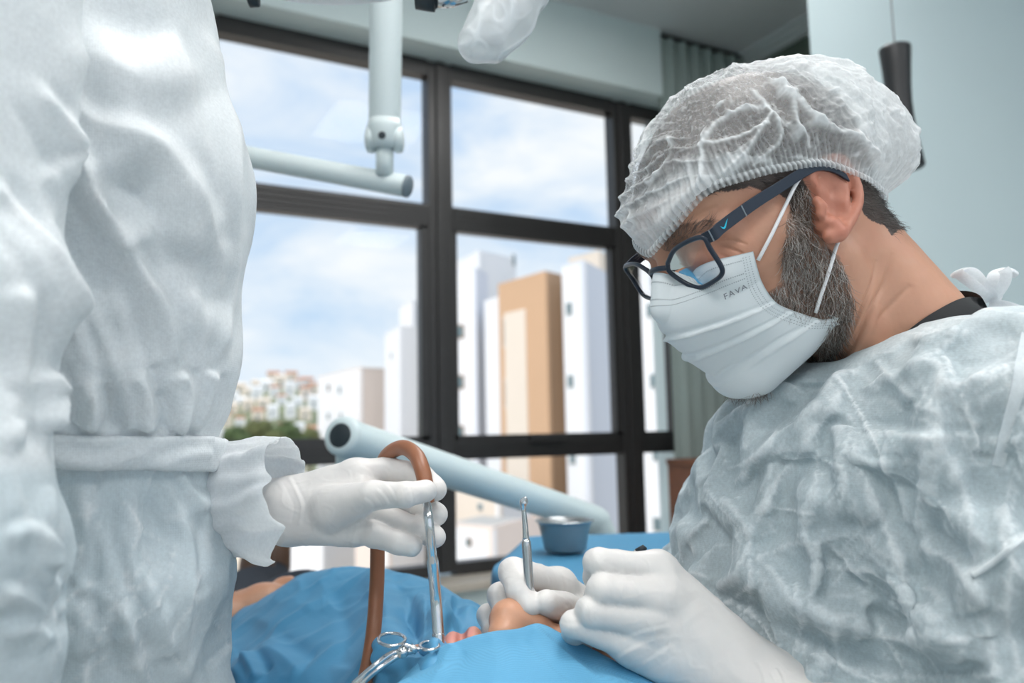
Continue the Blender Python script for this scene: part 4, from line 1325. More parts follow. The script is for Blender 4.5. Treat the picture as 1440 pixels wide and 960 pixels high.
pts = np.array([P(880, 430, .6), P(1560, 430, .5), P(900, 1480, .6), P(1500, 1400, .45), P(1300, 800, .95), P(900, 800, 1.0), P(1250, 1350, .95)])
gv, gq = surface_nets(d_gown, pts.min(0) - .08, pts.max(0) + .06, .0094)
gn = vnormals(gv, gq)
crease = np.zeros(len(gv))
L_d = [([(1195, 535), (1165, 580), (1130, 630), (1092, 680), (1075, 725)], 9, .007, .35),
       ([(1207, 610), (1204, 640), (1215, 670), (1245, 735), (1270, 797), (1282, 854), (1332, 897)], 13, .012, .55),
       ([(1160, 600), (1207, 606), (1262, 612), (1314, 618)], 8, .008, .45),
       ([(1265, 525), (1300, 512), (1328, 522), (1322, 560), (1320, 610), (1307, 654), (1289, 760)], 12, .011, .45),
       ([(1318, 600), (1335, 650), (1357, 697), (1370, 760), (1382, 860)], 13, .011, .4),
       ([(1289, 760), (1315, 775), (1345, 791), (1370, 830), (1385, 862)], 11, .010, .45),
       ([(1054, 791), (1082, 800), (1132, 854), (1201, 879), (1270, 897), (1332, 900), (1389, 888), (1420, 870)], 12, .013, .5),
       ([(1058, 790), (1090, 775), (1139, 762), (1150, 800), (1138, 845)], 9, .008, .3),
       ([(1139, 766), (1180, 752), (1240, 760)], 9, .006, .25),
       ([(1367, 810), (1400, 785), (1440, 752), (1470, 730)], 5, .004, .9),
       ([(1447, 480), (1430, 540), (1412, 600), (1400, 660)], 7, .004, .75),
       ([(1328, 524), (1345, 560), (1362, 590), (1385, 600)], 7, .006, .5),
       ([(1335, 545), (1375, 530), (1420, 508)], 6, .005, .4),
       ([(1322, 616), (1360, 613), (1410, 620), (1440, 618)], 6, .005, .45),
       ([(1230, 505), (1262, 540), (1290, 565)], 5, .004, .4), ([(1345, 455), (1335, 480), (1300, 505)], 4, .003, .3),
       ([(1030, 690), (1060, 650), (1110, 600), (1160, 560)], 9, .007, .25), ([(1010, 700), (1035, 720), (1060, 760)], 8, .006, .25),
       ([(1005, 830), (1040, 800), (1060, 740), (1090, 700)], 9, .007, .3), ([(1090, 880), (1120, 900), (1200, 940), (1260, 960)], 10, .007, .3),
       ([(1160, 660), (1140, 700), (1125, 760)], 9, .006, .2), ([(1230, 640), (1265, 690), (1275, 740)], 9, .006, .2), ([(1300, 820), (1310, 860), (1330, 895)], 10, .007, .3),
       ([(1410, 700), (1425, 780), (1415, 860), (1430, 940)], 14, .009, .3), ([(1380, 860), (1395, 910), (1400, 960)], 10, .007, .3), ([(1180, 860), (1175, 905), (1190, 950)], 10, .006, .2)]
L_d = [(a_, w_, h_ * .9, c_) for a_, w_, h_, c_ in L_d]
dr = fold(gv, gn, L_d, crease)
nkd = d_chain(gv.astype(np.float32), NKW, [.064, .066, .070])
calm = smoothstep(.002, .035, nkd)
ex = (.115 + .06 * fbm(gv * 6 + 3, 2)) * calm
_, hs = cloth_relax(gv, gq, gn, ex, (dr * 1.2 + .004 * fbm(gv * 14, 2)) * calm, 170, free=calm, kb=.045, smx=.017)
gv, gq, (hs, ex, calm) = grow(gv, gq, hs, ex, calm)
gn = vnormals(gv, gq); crease = np.zeros(len(gv)); fold(gv, gn, L_d, crease)
gvr, hs = cloth_relax(gv, gq, gn, ex, hs, 40, free=calm, kb=.05, smx=.017)
print('relax', len(gv), time.time() - _t0)
gv2, gq, (crease,) = grow(gvr, gq, crease)
n2 = vnormals(gv2, gq)
wv = gv2 + .02 * np.stack([fbm(gv2 * 9 + 1, 2), fbm(gv2 * 9 + 5, 2), fbm(gv2 * 9 + 9, 2)], 1)
cr2 = ridged(wv * 28 + 8, 2)
gx, gy, gd = proj(gv2)
lines = random_creases(40, (960, 470, 1450, 970), None, 5, 60, 190, 2.5, 5, .0007, .0016, .8)
dl = fold(gv2, n2, lines, crease) + .5 * fold(gv2, n2, L_d, np.zeros(len(gv2)))
nk2 = smoothstep(.002, .03, d_chain(gv2.astype(np.float32), NKW, [.064, .066, .070]))
gv2 = gv2 + n2 * ((dl + .0012 * (cr2 - .4)) * nk2)[:, None]
n3 = vnormals(gv2, gq)
# convex ridges of the sheet are painted whiter
nvv = len(gv2); e_ = np.sort(np.stack([gq, np.roll(gq, -1, 1)], -1).reshape(-1, 2), 1); e_ = np.unique(e_[:, 0] * nvv + e_[:, 1]); ia, ib = e_ // nvv, e_ % nvv
dlt = gv2[ib] - gv2[ia]; cv = (np.bincount(ia, -(dlt * n3[ia]).sum(1), nvv) + np.bincount(ib, (dlt * n3[ib]).sum(1), nvv)) / (np.bincount(ia, minlength=nvv) + np.bincount(ib, minlength=nvv))
cvn = cv / (np.percentile(np.abs(cv), 95) + 1e-12)
crease = crease * .8 + .45 * np.clip(cvn - .25, 0, 1) + .3 * np.clip((cr2 - .72) * 3, 0, 1) + .35 * smoothstep(640, 480, gy) * np.clip(.5 + fbm(gv2 * 25, 2), 0, 1)  # crease also rises towards the shoulders in random blotches
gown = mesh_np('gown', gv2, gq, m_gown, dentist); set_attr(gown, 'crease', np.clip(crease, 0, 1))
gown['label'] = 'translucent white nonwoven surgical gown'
print('gown', len(gv), time.time() - _t0)

# ribbons
def ribbon(path, width, n=40, th=.0008, twist=None, wdir=None):
    """cloth strip along a world path; returns verts, faces"""
    c = spline(path, n); t = np.gradient(c, axis=0); t /= np.linalg.norm(t, axis=1, keepdims=True)
    w = np.asarray(wdir, float)[None] - t * (t @ np.asarray(wdir, float))[:, None]; w /= np.linalg.norm(w, axis=1, keepdims=True)
    nn = np.cross(t, w)
    if twist is not None:
        tw = np.interp(np.linspace(0, 1, n), np.linspace(0, 1, len(twist)), twist)[:, None]
        w = w * np.cos(tw) + nn * np.sin(tw); nn = np.cross(t, w)
    wid_ = width if np.ndim(width) else np.full(n, width)
    if len(np.atleast_1d(wid_)) != n: wid_ = np.interp(np.linspace(0, 1, n), np.linspace(0, 1, len(wid_)), wid_)
    rows_ = []
    for k in np.linspace(-1, 1, 7):
        rows_.append(c + w * (k * wid_[:, None] / 2) + nn * (.12 * wid_[:, None] * (k * k - .4)))
    top_ = np.stack(rows_, 1); bot_ = top_ + nn[:, None] * th
    f = grid_faces(n, 7)
    return np.vstack([top_.reshape(-1, 3), bot_.reshape(-1, 3)]), np.vstack([f, f[:, ::-1] + n * 7])


def surf_path(line, n, off):
    """drawn pixel line laid on the visible surface of the gown"""
    x_, y_, d_ = proj(gv2); out_ = []
    for a_, b_ in spline(np.array(line, float), n):
        m_ = np.nonzero((np.abs(x_ - a_) < 5) & (np.abs(y_ - b_) < 5))[0]
        if not len(m_): continue
        k_ = m_[np.argmin(d_[m_])]; q_ = P(a_, b_, d_[m_][d_[m_] < d_[k_] + .02].mean() - off); out_.append(q_)
    o_ = np.array(out_)
    for _ in range(4): o_[1:-1] = (o_[:-2] + 2 * o_[1:-1] + o_[2:]) / 4
    return o_


m_seam = gown_mat('gown_seam', (.80, .85, .87), (.9, .93, .95), .3, .3)
b = MB(); b.tube(surf_path([(1367, 810), (1395, 792), (1420, 772), (1446, 752)], 30, .001), .0017, 10); b.build('sleeve_cord', m_seam, gown, smooth=True)
sp_ = surf_path([(1446, 470), (1434, 530), (1418, 590), (1402, 655)], 40, .0012)
v_, f_ = ribbon(list(sp_), .0075, 40, wdir=RT + UP * .25); mesh_np('shoulder_strap', v_, f_, m_seam, gown)
# black shirt collar round the neck
m_shirt = mat('black_shirt', (.010, .012, .014), .8, bump=(700, .4, .0006))
upe = spline([(1215, 512), (1262, 476), (1300, 447), (1340, 424), (1364, 417), (1382, 420)], 40)
g = []
for k, (x_, y_) in enumerate(upe):
    for j in range(10):
        t_ = j / 9; q = cast_head(x_ + 26 * t_, y_ + 46 * t_, 1.5 + 5.5 * math.sin(min(1, t_ * 1.6) * math.pi / 2)); g.append(H2W(q))
m1_ = np.array(g).reshape(40, 10, 3)
# carried round the back of the neck to the far side
far_ = []
for k in range(1, 20):
    qh = W2H(m1_[-1]); ang = k / 19 * 2.4; ctr_h = NECK[0] + (NECK[1] - NECK[0]) * .2
    rel = qh - ctr_h; c_, s_ = math.cos(ang), math.sin(ang); axh = (NECK[0] - NECK[1]) / np.linalg.norm(NECK[0] - NECK[1])
    rot = rel * c_ + np.cross(np.broadcast_to(axh, rel.shape), rel) * s_ + axh * (rel @ axh)[:, None] * (1 - c_)
    far_.append(H2W(ctr_h + rot))
m1_ = np.concatenate([m1_, np.array(far_)], 0)
sc_ = mesh_np('shirt_collar', m1_.reshape(-1, 3), grid_faces(len(m1_), 10), m_shirt, dentist); sc_['label'] = 'black shirt collar'


m_tie = gown_mat('gown_tie', (.88, .90, .915), (.93, .95, .96), .5, .3)
vs, fs, nb_ = [], [], 0
d0 = .70
for path, wd, wdir in [([P(1392, 424, .70), P(1372, 405, .69), P(1350, 388, .685), P(1345, 381, .69), P(1362, 378, .70), P(1378, 392, .71), P(1394, 424, .71)], .011, RT * .5 + UP * .3 - FW),
                       ([P(1394, 424, .70), P(1392, 400, .69), P(1400, 383, .69), P(1418, 377, .70), P(1424, 382, .71), P(1410, 392, .715), P(1400, 424, .71)], .011, RT * .4 - UP * .3 - FW),
                       ([P(1396, 424, .70), P(1412, 400, .685), P(1415, 385, .68), P(1411, 378, .68)], .009, RT - FW * .5),
                       ([P(1392, 426, .70), P(1420, 430, .68), P(1450, 444, .67), P(1480, 470, .67)], .007, UP)]:
    v_, f_ = ribbon(path, wd, 36, wdir=wdir); vs.append(v_); fs.append(f_ + nb_); nb_ += len(v_)
tie = mesh_np('gown_tie', np.vstack(vs), np.vstack(fs), m_tie, gown); tie['label'] = 'white tied bow at the nape'


# ---------------------------------------------------------------- hands
def hand_mesh(name, parent, fingers, palm, extra=None, h=.0017, wr=None, seed=0, kp=.016, kf=.010):
    """fingers: list of (points, radii); palm: list of (points, radii) blended broadly"""
    def fn(p):
        d = None
        for pts_, r_ in palm:
            e_ = d_chain(p, pts_, r_, .004); d = e_ if d is None else smin(d, e_, kp)
        fg = None
        for pts_, r_ in fingers:
            e_ = d_chain(p, pts_, r_, .003); fg = e_ if fg is None else smin(fg, e_, .0016)
        d = smin(d, fg, kf)
        if extra: d = extra(p, d)
        return d
    ap = np.vstack([np.array(q[0]) for q in fingers + palm])
    v, q = surface_nets(fn, ap.min(0) - .04, ap.max(0) + .04, h)
    v, q = subdivide(v, q); n = vnormals(v, q)
    cr = np.zeros(len(v))
    w_ = v + .004 * np.stack([fbm(v * 60 + 1 + seed, 2), fbm(v * 60 + 5, 2), fbm(v * 60 + 9, 2)], 1)
    dsp = .0006 * (ridged(w_ * 55 + seed, 2) - .4) + .0008 * fbm(v * 45 + seed, 2)
    if wr: dsp = dsp + .28 * fold(v, n, [(a_, b_ * .8, c_, d_) for a_, b_, c_, d_ in wr], cr)
    o = mesh_np(name, v + n * dsp[:, None], q, m_glove, parent)
    return o


def F(*pts): return [P(*q) for q in pts]


# dentist's near (left) hand: back of the hand to the camera, fingers curled away
gl1 = hand_mesh('glove', dentist,
    [(F((926, 801, .572), (842, 791, .560), (838, 812, .590), (858, 828, .605)), [.0112, .0102, .0092, .0080]),
     (F((932, 838, .558), (846, 829, .548), (836, 850, .580), (858, 866, .595)), [.0114, .0105, .0094, .0082]),
     (F((912, 874, .552), (830, 859, .545), (822, 878, .575), (846, 892, .590)), [.0108, .0100, .0090, .0078]),
     (F((886, 908, .552), (806, 877, .548), (806, 893, .572), (826, 905, .585)), [.0098, .0088, .0080, .0070]),
     (F((1010, 900, .600), (930, 850, .625), (880, 828, .628), (856, 826, .622)), [.016, .0130, .0110, .0090])],
    [(F((1072, 968, .575), (926, 801, .574)), [.026, .0135]), (F((1070, 975, .565), (932, 838, .562)), [.026, .0135]),
     (F((1068, 985, .560), (912, 874, .556)), [.026, .0130]), (F((1065, 995, .560), (886, 908, .555)), [.026, .0125]),
     (F((1072, 978, .572), (1160, 1030, .535)), [.030, .034])],
    wr=[([(870, 905), (905, 890), (945, 880)], 4, .0012, 0), ([(862, 930), (905, 905), (940, 895)], 4, .0012, 0), ([(885, 945), (920, 925), (950, 905)], 4, .0012, 0),
        ([(872, 800), (876, 815), (874, 842)], 3, .0010, 0), ([(1058, 930), (1068, 950), (1072, 975)], 4, .0016, 0), ([(1090, 938), (1098, 955), (1102, 975)], 3, .0022, 0),
        ([(945, 795), (950, 830), (935, 860)], 5, .0010, 0), ([(1000, 850), (960, 880), (930, 930)], 6, .0008, 0)], seed=1)
gl1['label'] = 'white latex glove on the nearer curled hand'
# dentist's far (right) hand, pen grip
gl2 = hand_mesh('glove', dentist,
    [(F((786, 822, .672), (722, 804, .637), (731, 830, .614), (745, 852, .604)), [.0120, .0118, .0105, .0088]),
     (F((782, 842, .678), (704, 838, .650), (712, 862, .628), (730, 876, .618)), [.0118, .0108, .0098, .0085]),
     (F((778, 858, .685), (688, 866, .660), (694, 888, .640), (708, 900, .630)), [.0112, .0100, .0090, .0080]),
     (F((778, 872, .690), (690, 890, .672), (694, 905, .655), (706, 912, .648)), [.0100, .0090, .0082, .0072]),
     (F((822, 872, .668), (794, 856, .630), (768, 847, .606)), [.0150, .0125, .0100])],
    [(F((842, 896, .715), (786, 822, .676)), [.024, .0140]), (F((842, 900, .715), (782, 842, .682)), [.024, .0135]), (F((842, 905, .72), (778, 860, .688)), [.024, .013]),
     (F((842, 905, .72), (780, 874, .694)), [.024, .012]), (F((842, 896, .715), (872, 915, .738)), [.026, .026])],
    wr=[([(790, 850), (800, 862), (800, 875)], 3, .0010, 0), ([(776, 868), (790, 860), (802, 852)], 3, .0010, 0)], seed=2)
gl2['label'] = 'white latex glove holding the steel elevator'
print('hands', time.time() - _t0)

# ---------------------------------------------------------------- assistant
assistant = empty('person', tuple(P(110, 1700, .64)), 'standing assistant in white belted gown at the left, holding suction tube', 'person')
WR_A = P(392, 718, .625)


AX = P(118, 640, .62)


def d_assist_torso(p):
    a = d_chain(p, [P(60, -260, .60), P(105, 40, .60), P(132, 260, .595), P(128, 480, .60), P(115, 638, .60), P(130, 800, .60), P(125, 960, .60), P(120, 1300, .60)], [.095, .094, .108, .100, .086, .090, .088, .12], .03)
    c = d_chain(p, [P(70, -220, .74), P(115, 40, .73), P(150, 260, .715), P(148, 480, .715), P(138, 638, .71), P(150, 800, .71), P(150, 960, .71), P(140, 1300, .71)], [.095, .094, .104, .097, .080, .088, .09, .12], .03)
    return smin(a, c, .05)


def d_assist(p):
    d = d_assist_torso(p)
    near = d_chain(p, [P(-60, -60, .44), P(-92, 420, .41), P(-95, 760, .385), P(-70, 1080, .40)], [.062, .055, .050, .046], .02)
    near = smin(near, d_chain(p, [P(20, 775, .405), P(-60, 800, .39), P(-50, 880, .395)], [.018, .03, .03]), .02)
    near = smin(near, d_chain(p, [P(10, 905, .40), P(-60, 910, .39)], [.018, .03]), .02)
    d = smin(d, near, .012)
    far = d_chain(p, [P(120, 40, .86), P(130, 420, .90), P(165, 640, .88), P(285, 706, .70), P(316, 706, .672)], [.062, .056, .050, .040, .036], .02)
    d = smin(d, far, .02)
    # gown skirt
    d = smin(d, d_chain(p, [P(125, 1250, .655), P(130, 1900, .66)], [.15, .19]), .06)
    return d


pts = np.array([P(-160, -300, .45), P(420, -300, .6), P(-150, 1000, .4), P(420, 900, .8), P(100, 300, 1.0), P(100, 1900, .8), P(-100, 1500, .5)])
lo_, hi_ = pts.min(0) - .1, pts.max(0) + .1
av, aq = surface_nets(d_assist, lo_, hi_, .0115)
an = vnormals(av, aq); crease = np.zeros(len(av))
ax_, ay_, ad_ = proj(av)
L_a = [([(40, 110), (100, 200), (140, 275), (170, 340), (205, 400), (235, 470), (250, 535)], 9, .0065, .3), ([(85, 150), (150, 185), (220, 215), (270, 270), (300, 350), (305, 430)], 9, .005, .25), ([(-10, 250), (50, 350), (90, 430), (130, 530)], 10, .0065, .3), ([(225, 40), (280, 170), (310, 260), (312, 340)], 9, .0035, .2), ([(140, 275), (146, 298), (162, 310)], 4, .004, .2), ([(130, 330), (165, 420), (185, 530)], 10, .004, .2), ([(60, 300), (100, 400), (140, 470), (170, 540)], 9, .004, .2),
       ([(55, 150), (100, 215), (140, 281), (156, 307), (198, 375), (224, 443), (240, 500)], 16, .014, .2), ([(104, 156), (135, 180), (172, 193), (224, 213), (260, 250)], 15, .010, .2),
       ([(0, 270), (52, 365), (95, 440), (130, 500)], 18, .014, .2), ([(224, 213), (255, 260), (262, 330), (285, 400)], 16, .009, .15), ([(60, 60), (130, 90), (200, 130), (225, 200)], 20, .010, .15),
       ([(290, 30), (320, 120), (335, 210), (335, 330), (325, 430), (300, 520)], 10, .006, .3), ([(200, 40), (250, 90), (290, 150)], 20, .008, .1), ([(240, 370), (275, 440), (290, 500)], 14, .008, .2),
       ([(140, 281), (170, 262), (205, 255)], 10, -.008, 0), ([(170, 330), (215, 370), (240, 400)], 14, -.009, 0),
       # gathers above the belt
       ([(120, 530), (132, 565), (128, 606)], 12, .012, .25), ([(190, 520), (205, 560), (207, 606)], 12, .012, .25), ([(60, 520), (75, 560), (70, 606)], 12, .012, .2), ([(255, 520), (262, 560), (245, 608)], 10, .010, .25), ([(300, 520), (288, 570), (270, 608)], 8, .008, .25),
       ([(155, 540), (165, 580), (163, 606)], 7, -.006, 0), ([(232, 550), (238, 590), (228, 606)], 7, -.006, 0),
       # folds below the belt
       ([(115, 668), (120, 740), (116, 850), (113, 975)], 8, .006, .45), ([(125, 680), (148, 780), (185, 900), (205, 975)], 8, .007, .45), ([(185, 668), (188, 740), (182, 870), (200, 960)], 7, .006, .4),
       ([(220, 668), (240, 700), (258, 740), (268, 800), (262, 870), (250, 940)], 8, .008, .45), ([(250, 668), (275, 700), (292, 720)], 8, .007, .35), ([(310, 830), (285, 890), (262, 960)], 6, .005, .4),
       ([(190, 790), (225, 860), (240, 930)], 8, .006, .3), ([(118, 815), (160, 850), (182, 880)], 5, .004, .45), ([(300, 680), (318, 760), (315, 850)], 8, .005, .3), ([(70, 680), (72, 760), (66, 850)], 8, .005, .3),
       # near sleeve ruffles
       ([(10, 760), (40, 745), (75, 775), (60, 800)], 9, .008, .2), ([(0, 830), (35, 840), (60, 870)], 10, .008, .2), ([(5, 890), (45, 885), (70, 905)], 10, .008, .2), ([(20, 400), (25, 520), (15, 640)], 14, .008, .1)]
up_ = smoothstep(600, 540, ay_)
L_a = [(a_, w_ * (1.9 if max(q_[1] for q_ in a_) < 520 else 1.1), h_ * (1.25 if max(q_[1] for q_ in a_) < 520 else .9), c_) for a_, w_, h_, c_ in L_a]
dr = fold(av, an, L_a, crease)
gath = smoothstep(90, 0, np.abs(ay_ - 638))
dr = dr + .0045 * gath * np.sin(ax_ * .16 + 2 * fbm(av * 8, 2)) * (ax_ > 45)
calm = smoothstep(6, 34, np.abs(ay_ - 638)) + (ax_ < 40) * 1.0; calm = np.clip(calm, 0, 1)
lowa = smoothstep(640, 700, ay_)
ex = (.012 + .045 * lowa + (.010 + .03 * lowa) * fbm(av * 5 + 3, 2)) * calm + .05 * gath * calm
_, hs = cloth_relax(av, aq, an, ex, (dr * .7 + .004 * fbm(av * 7, 2)) * calm, 110, free=calm, kb=.05, smx=.012, smn=-.008)
av, aq, (hs, ex, calm, crease) = grow(av, aq, hs, ex, calm, crease)
an = vnormals(av, aq)
avr, hs = cloth_relax(av, aq, an, ex, hs, 30, free=calm, kb=.08, smx=.012, smn=-.008)
print('relax a', len(av), time.time() - _t0)
av2, aq, (crease,) = grow(avr, aq, crease)
an2 = vnormals(av2, aq); ax2, ay2, ad2 = proj(av2); low = smoothstep(640, 675, ay2)
wv = av2 + .03 * np.stack([fbm(av2 * 6 + 1, 2), fbm(av2 * 6 + 5, 2), fbm(av2 * 6 + 9, 2)], 1)
cr2 = ridged(wv * 22 + 8, 2)
dl = fold(av2, an2, random_creases(26, (40, 690, 340, 980), None, 15, 60, 160, 3, 6, .0008, .002, .7, math.pi / 2), crease) + (.62 + .38 * (1 - low)) * fold(av2, an2, L_a, np.zeros(len(av2)))
av2 = av2 + an2 * (dl + (.0004 + .0010 * low) * (cr2 - .4))[:, None]
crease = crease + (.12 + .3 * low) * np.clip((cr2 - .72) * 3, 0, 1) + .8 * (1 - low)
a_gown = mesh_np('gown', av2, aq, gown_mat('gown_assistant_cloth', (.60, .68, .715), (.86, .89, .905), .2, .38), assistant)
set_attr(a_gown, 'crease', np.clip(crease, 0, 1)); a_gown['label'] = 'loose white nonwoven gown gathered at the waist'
print('assist', len(av), time.time() - _t0)
# belt: the torso's own shape, let out and cut between two slanted planes
bt0, bt1 = P(180, 613, .5), P(180, 663, .5)


def plane_sd(p, a, b, c):
    n_ = np.cross(b - a, c - a); n_ /= np.linalg.norm(n_)
    if n_[2] < 0: n_ = -n_
    return (p - np.float32(a)) @ np.float32(n_)


def d_belt(p):
    d = d_assist_torso(p) - .0075
    up = plane_sd(p, P(60, 612, .5), P(300, 614, .55), P(180, 618, .9)); dn = plane_sd(p, P(60, 656, .5), P(300, 665, .55), P(180, 655, .9))
    d = np.maximum(d, up); d = np.maximum(d, -dn)
    return np.maximum(d, -(d_assist_torso(p) - .001))


bv, bq = surface_nets(d_belt, P(118, 640, .65) - .28, P(118, 640, .65) + .28, .0034)
bn = vnormals(bv, bq); cz_ = np.zeros(len(bv))
bdisp = .0025 * fbm(bv * 20, 2) + fold(bv, bn, [([(60, 640), (140, 650), (180, 640), (210, 630)], 8, .004, .5), ([(220, 655), (260, 640), (300, 635)], 7, .003, .3)], cz_)
belt = mesh_np('belt', bv + bn * bdisp[:, None], bq, m_gown_w, a_gown); set_attr(belt, 'crease', np.clip(cz_ + .4, 0, 1)); belt['label'] = 'flat white tie belt'

# torn flaring cuff of the far sleeve: a ruffled funnel of cloth
nc, nr = 96, 30
cz = []
axis = P(402, 696, .606) - P(304, 690, .648); axis_n = axis / np.linalg.norm(axis); c0_ = P(302, 690, .650)
e1 = UP - axis_n * (UP @ axis_n); e1 /= np.linalg.norm(e1); e2 = np.cross(axis_n, e1)
for i in range(nc):
    a_ = 2 * math.pi * i / nc
    # a_=0 up; pi = down; the camera side carries a long torn flap hanging down
    deg = math.degrees(a_)
    f_ = np.interp(deg, [0, 40, 80, 110, 140, 158, 175, 200, 250, 300, 360], [.90, 1.15, 1.42, 1.48, 1.36, .95, .40, .25, .6, .85, .90])
    lenf = np.linalg.norm(axis) * (f_ + .035 * math.sin(7 * a_) + .03 * math.sin(13 * a_ + 1))
    rm = np.interp(deg, [0, 60, 100, 130, 160, 200, 300, 360], [.042, .041, .044, .050, .052, .042, .038, .042]) + .002 * math.sin(6 * a_)
    for j in range(nr):
        t_ = j / (nr - 1)
        r_ = .037 + (rm - .037) * (t_ ** 1.1) + (.0030 * math.sin(7 * a_ + 4 * t_) + .0018 * math.sin(15 * a_ + 6 * t_)) * min(1, t_ * 1.5)
        cz.append(c0_ + axis_n * lenf * t_ + (e1 * math.cos(a_) + e2 * math.sin(a_)) * r_)
cz = np.array(cz); cz += .0045 * np.stack([fbm(cz * 34 + 2, 2), fbm(cz * 34 + 6, 2), fbm(cz * 34 + 12, 2)], 1)
cf = np.vstack([grid_faces(nc, nr, True)])
cn = cz - (c0_ + ((cz - c0_) @ axis_n)[:, None] * axis_n); cn /= np.linalg.norm(cn, axis=1, keepdims=True)
cuff = mesh_np('cuff', np.vstack([cz, cz + cn * .0008]), np.vstack([cf, cf[:, ::-1] + len(cz)]), m_tie, a_gown)
set_attr(cuff, 'crease', np.clip(.3 + .5 * np.tile(np.linspace(0, 1, nr) ** 3, nc * 2) , 0, 1)); cuff['label'] = 'flared crumpled white sleeve cuff'

# assistant's gloved hand
gl3 = hand_mesh('glove', assistant,
    [(F((500, 666, .634), (545, 660, .642), (590, 668, .624), (611, 688, .606)), [.0112, .0100, .0094, .0090]),
     (F((506, 690, .626), (556, 703, .636), (594, 713, .622), (613, 723, .612)), [.0112, .0098, .0095, .0093]),
     (F((504, 716, .616), (542, 726, .612), (582, 743, .606), (611, 755, .602)), [.0112, .0098, .0092, .0086]),
     (F((498, 742, .610), (528, 752, .600), (558, 763, .594), (579, 768, .592)), [.0108, .0092, .0086, .0082]),
     (F((470, 714, .604), (522, 697, .584), (570, 696, .576), (598, 690, .586)), [.0165, .0108, .0093, .0088])],
    [(F((408, 704, .632), (500, 666, .633)), [.0175, .0122]), (F((406, 712, .630), (508, 692, .624)), [.0185, .0126]),
     (F((406, 724, .628), (508, 720, .616)), [.0185, .0126]), (F((408, 733, .626), (498, 746, .610)), [.0175, .0122]),
     (F((440, 718, .618), (500, 706, .596)), [.0165, .0126]), (F((250, 703, .78), (330, 711, .69), (408, 718, .631)), [.026, .0250, .0245])],
    wr=[([(540, 678), (550, 692), (556, 706)], 2.5, .0010, 0), ([(528, 686), (540, 700), (546, 712)], 2.5, .0012, 0), ([(572, 682), (576, 694), (578, 708)], 2.5, .0010, 0), ([(510, 700), (522, 712), (515, 725)], 3, .0014, 0),
        ([(505, 655), (520, 664), (525, 676)], 3, .0010, 0), ([(404, 668), (416, 690), (424, 712), (420, 740)], 3.5, .0018, 0), ([(494, 772), (500, 745), (512, 725)], 3, .0013, 0), ([(540, 660), (546, 668), (548, 678)], 3, .0009, 0)], seed=3, kp=.009, kf=.006)
gl3['label'] = 'white latex glove gripping the suction tube'

# assistant's head, legs and shoes stand outside the frame
m_skin2 = mat('skin_assistant', (.55, .33, .24), .5, sub=.1)
HB = P(150, -420, .66)
HBM = np.stack([np.array([RT[0], RT[1], 0]) / np.hypot(RT[0], RT[1]), np.array([-RT[1], RT[0], 0]) / np.hypot(RT[0], RT[1]), V(0, 0, 1)], 1)
def d_ahead(p):
    d = d_face(p, None)
    return smin(d, d_chain(p, [(-20, 0, -20), (-35, 0, -150)], [52, 60]), 25)
v, q = surface_nets(d_ahead, (-125, -95, -180), (130, 95, 140), 4.0)
ahead = mesh_np('body', HB + (v / 1000) @ HBM.T, q, m_skin2, assistant)
capm = v[:, 2] > 40 - .25 * v[:, 0]
keep = capm[q].all(1)
n_ = vnormals(v, q)
used_, inv_ = np.unique(q[keep], return_inverse=True)
acap = mesh_np('surgical_cap', HB + ((v + n_ * (7 + 3 * ridged(v * .05, 2))[:, None])[used_] / 1000) @ HBM.T, inv_.reshape(-1, 4), m_gown_w, assistant)
for s_ in (-.09, .09):
    ft = P(120, 1000, .66); ft = V(ft[0], ft[1], 0) + HBM[:, 1] * s_
    b = MB(); b.tube([ft + V(0, 0, .06), ft + V(0, 0, .55)], [.045, .06], 16); b.build('trouser_leg', m_gown_w, assistant, smooth=True)
    fx = HBM[:, 0]; b = MB(); b.tube([ft - fx * .07 + V(0, 0, .035), ft - fx * .05 + V(0, 0, .045), ft + fx * .05 + V(0, 0, .045), ft + fx * .15 + V(0, 0, .032), ft + fx * .19 + V(0, 0, .028)], [.02, .036, .042, .036, .015], 16); b.build('shoe', m_white_metal, assistant, smooth=True)
print('assist done', time.time() - _t0)
# ================================================================== patient, drapes, chair
_t0 = time.time()


def weave_mat(name, col, scale=1300):
    def ex(m, N, L, b, t):
        vo = N.new('ShaderNodeTexVoronoi'); vo.inputs['Scale'].default_value = scale; vo.inputs['Randomness'].default_value = .1
        n2 = N.new('ShaderNodeTexNoise'); n2.inputs['Scale'].default_value = 9; n2.inputs['Detail'].default_value = 3
        L.new(t.outputs['Object'], vo.inputs['Vector']); L.new(t.outputs['Object'], n2.inputs['Vector'])
        mr = N.new('ShaderNodeMapRange'); mr.inputs[3].default_value = 1.16; mr.inputs[4].default_value = .80; mr.inputs[2].default_value = .8
        L.new(vo.outputs['Distance'], mr.inputs[0])
        mx = N.new('ShaderNodeMix'); mx.data_type = 'RGBA'; mx.blend_type = 'MULTIPLY'; mx.inputs[0].default_value = 1; mx.inputs[6].default_value = (*col, 1)
        L.new(mr.outputs[0], mx.inputs[7]); L.new(mx.outputs[2], b.inputs['Base Color'])
        bp = N.new('ShaderNodeBump'); bp.inputs['Strength'].default_value = .35; bp.inputs['Distance'].default_value = .0006
        L.new(vo.outputs['Distance'], bp.inputs['Height']); L.new(bp.outputs[0], b.inputs['Normal'])
    return mat(name, col, .7, spec=.3, extra=ex)


m_drape = weave_mat('blue_drape', (.115, .36, .57))
m_drape2 = mat('blue_drape_smooth', (.07, .275, .47), .55, noise=(5, .06), bump=(300, .15, .0008))


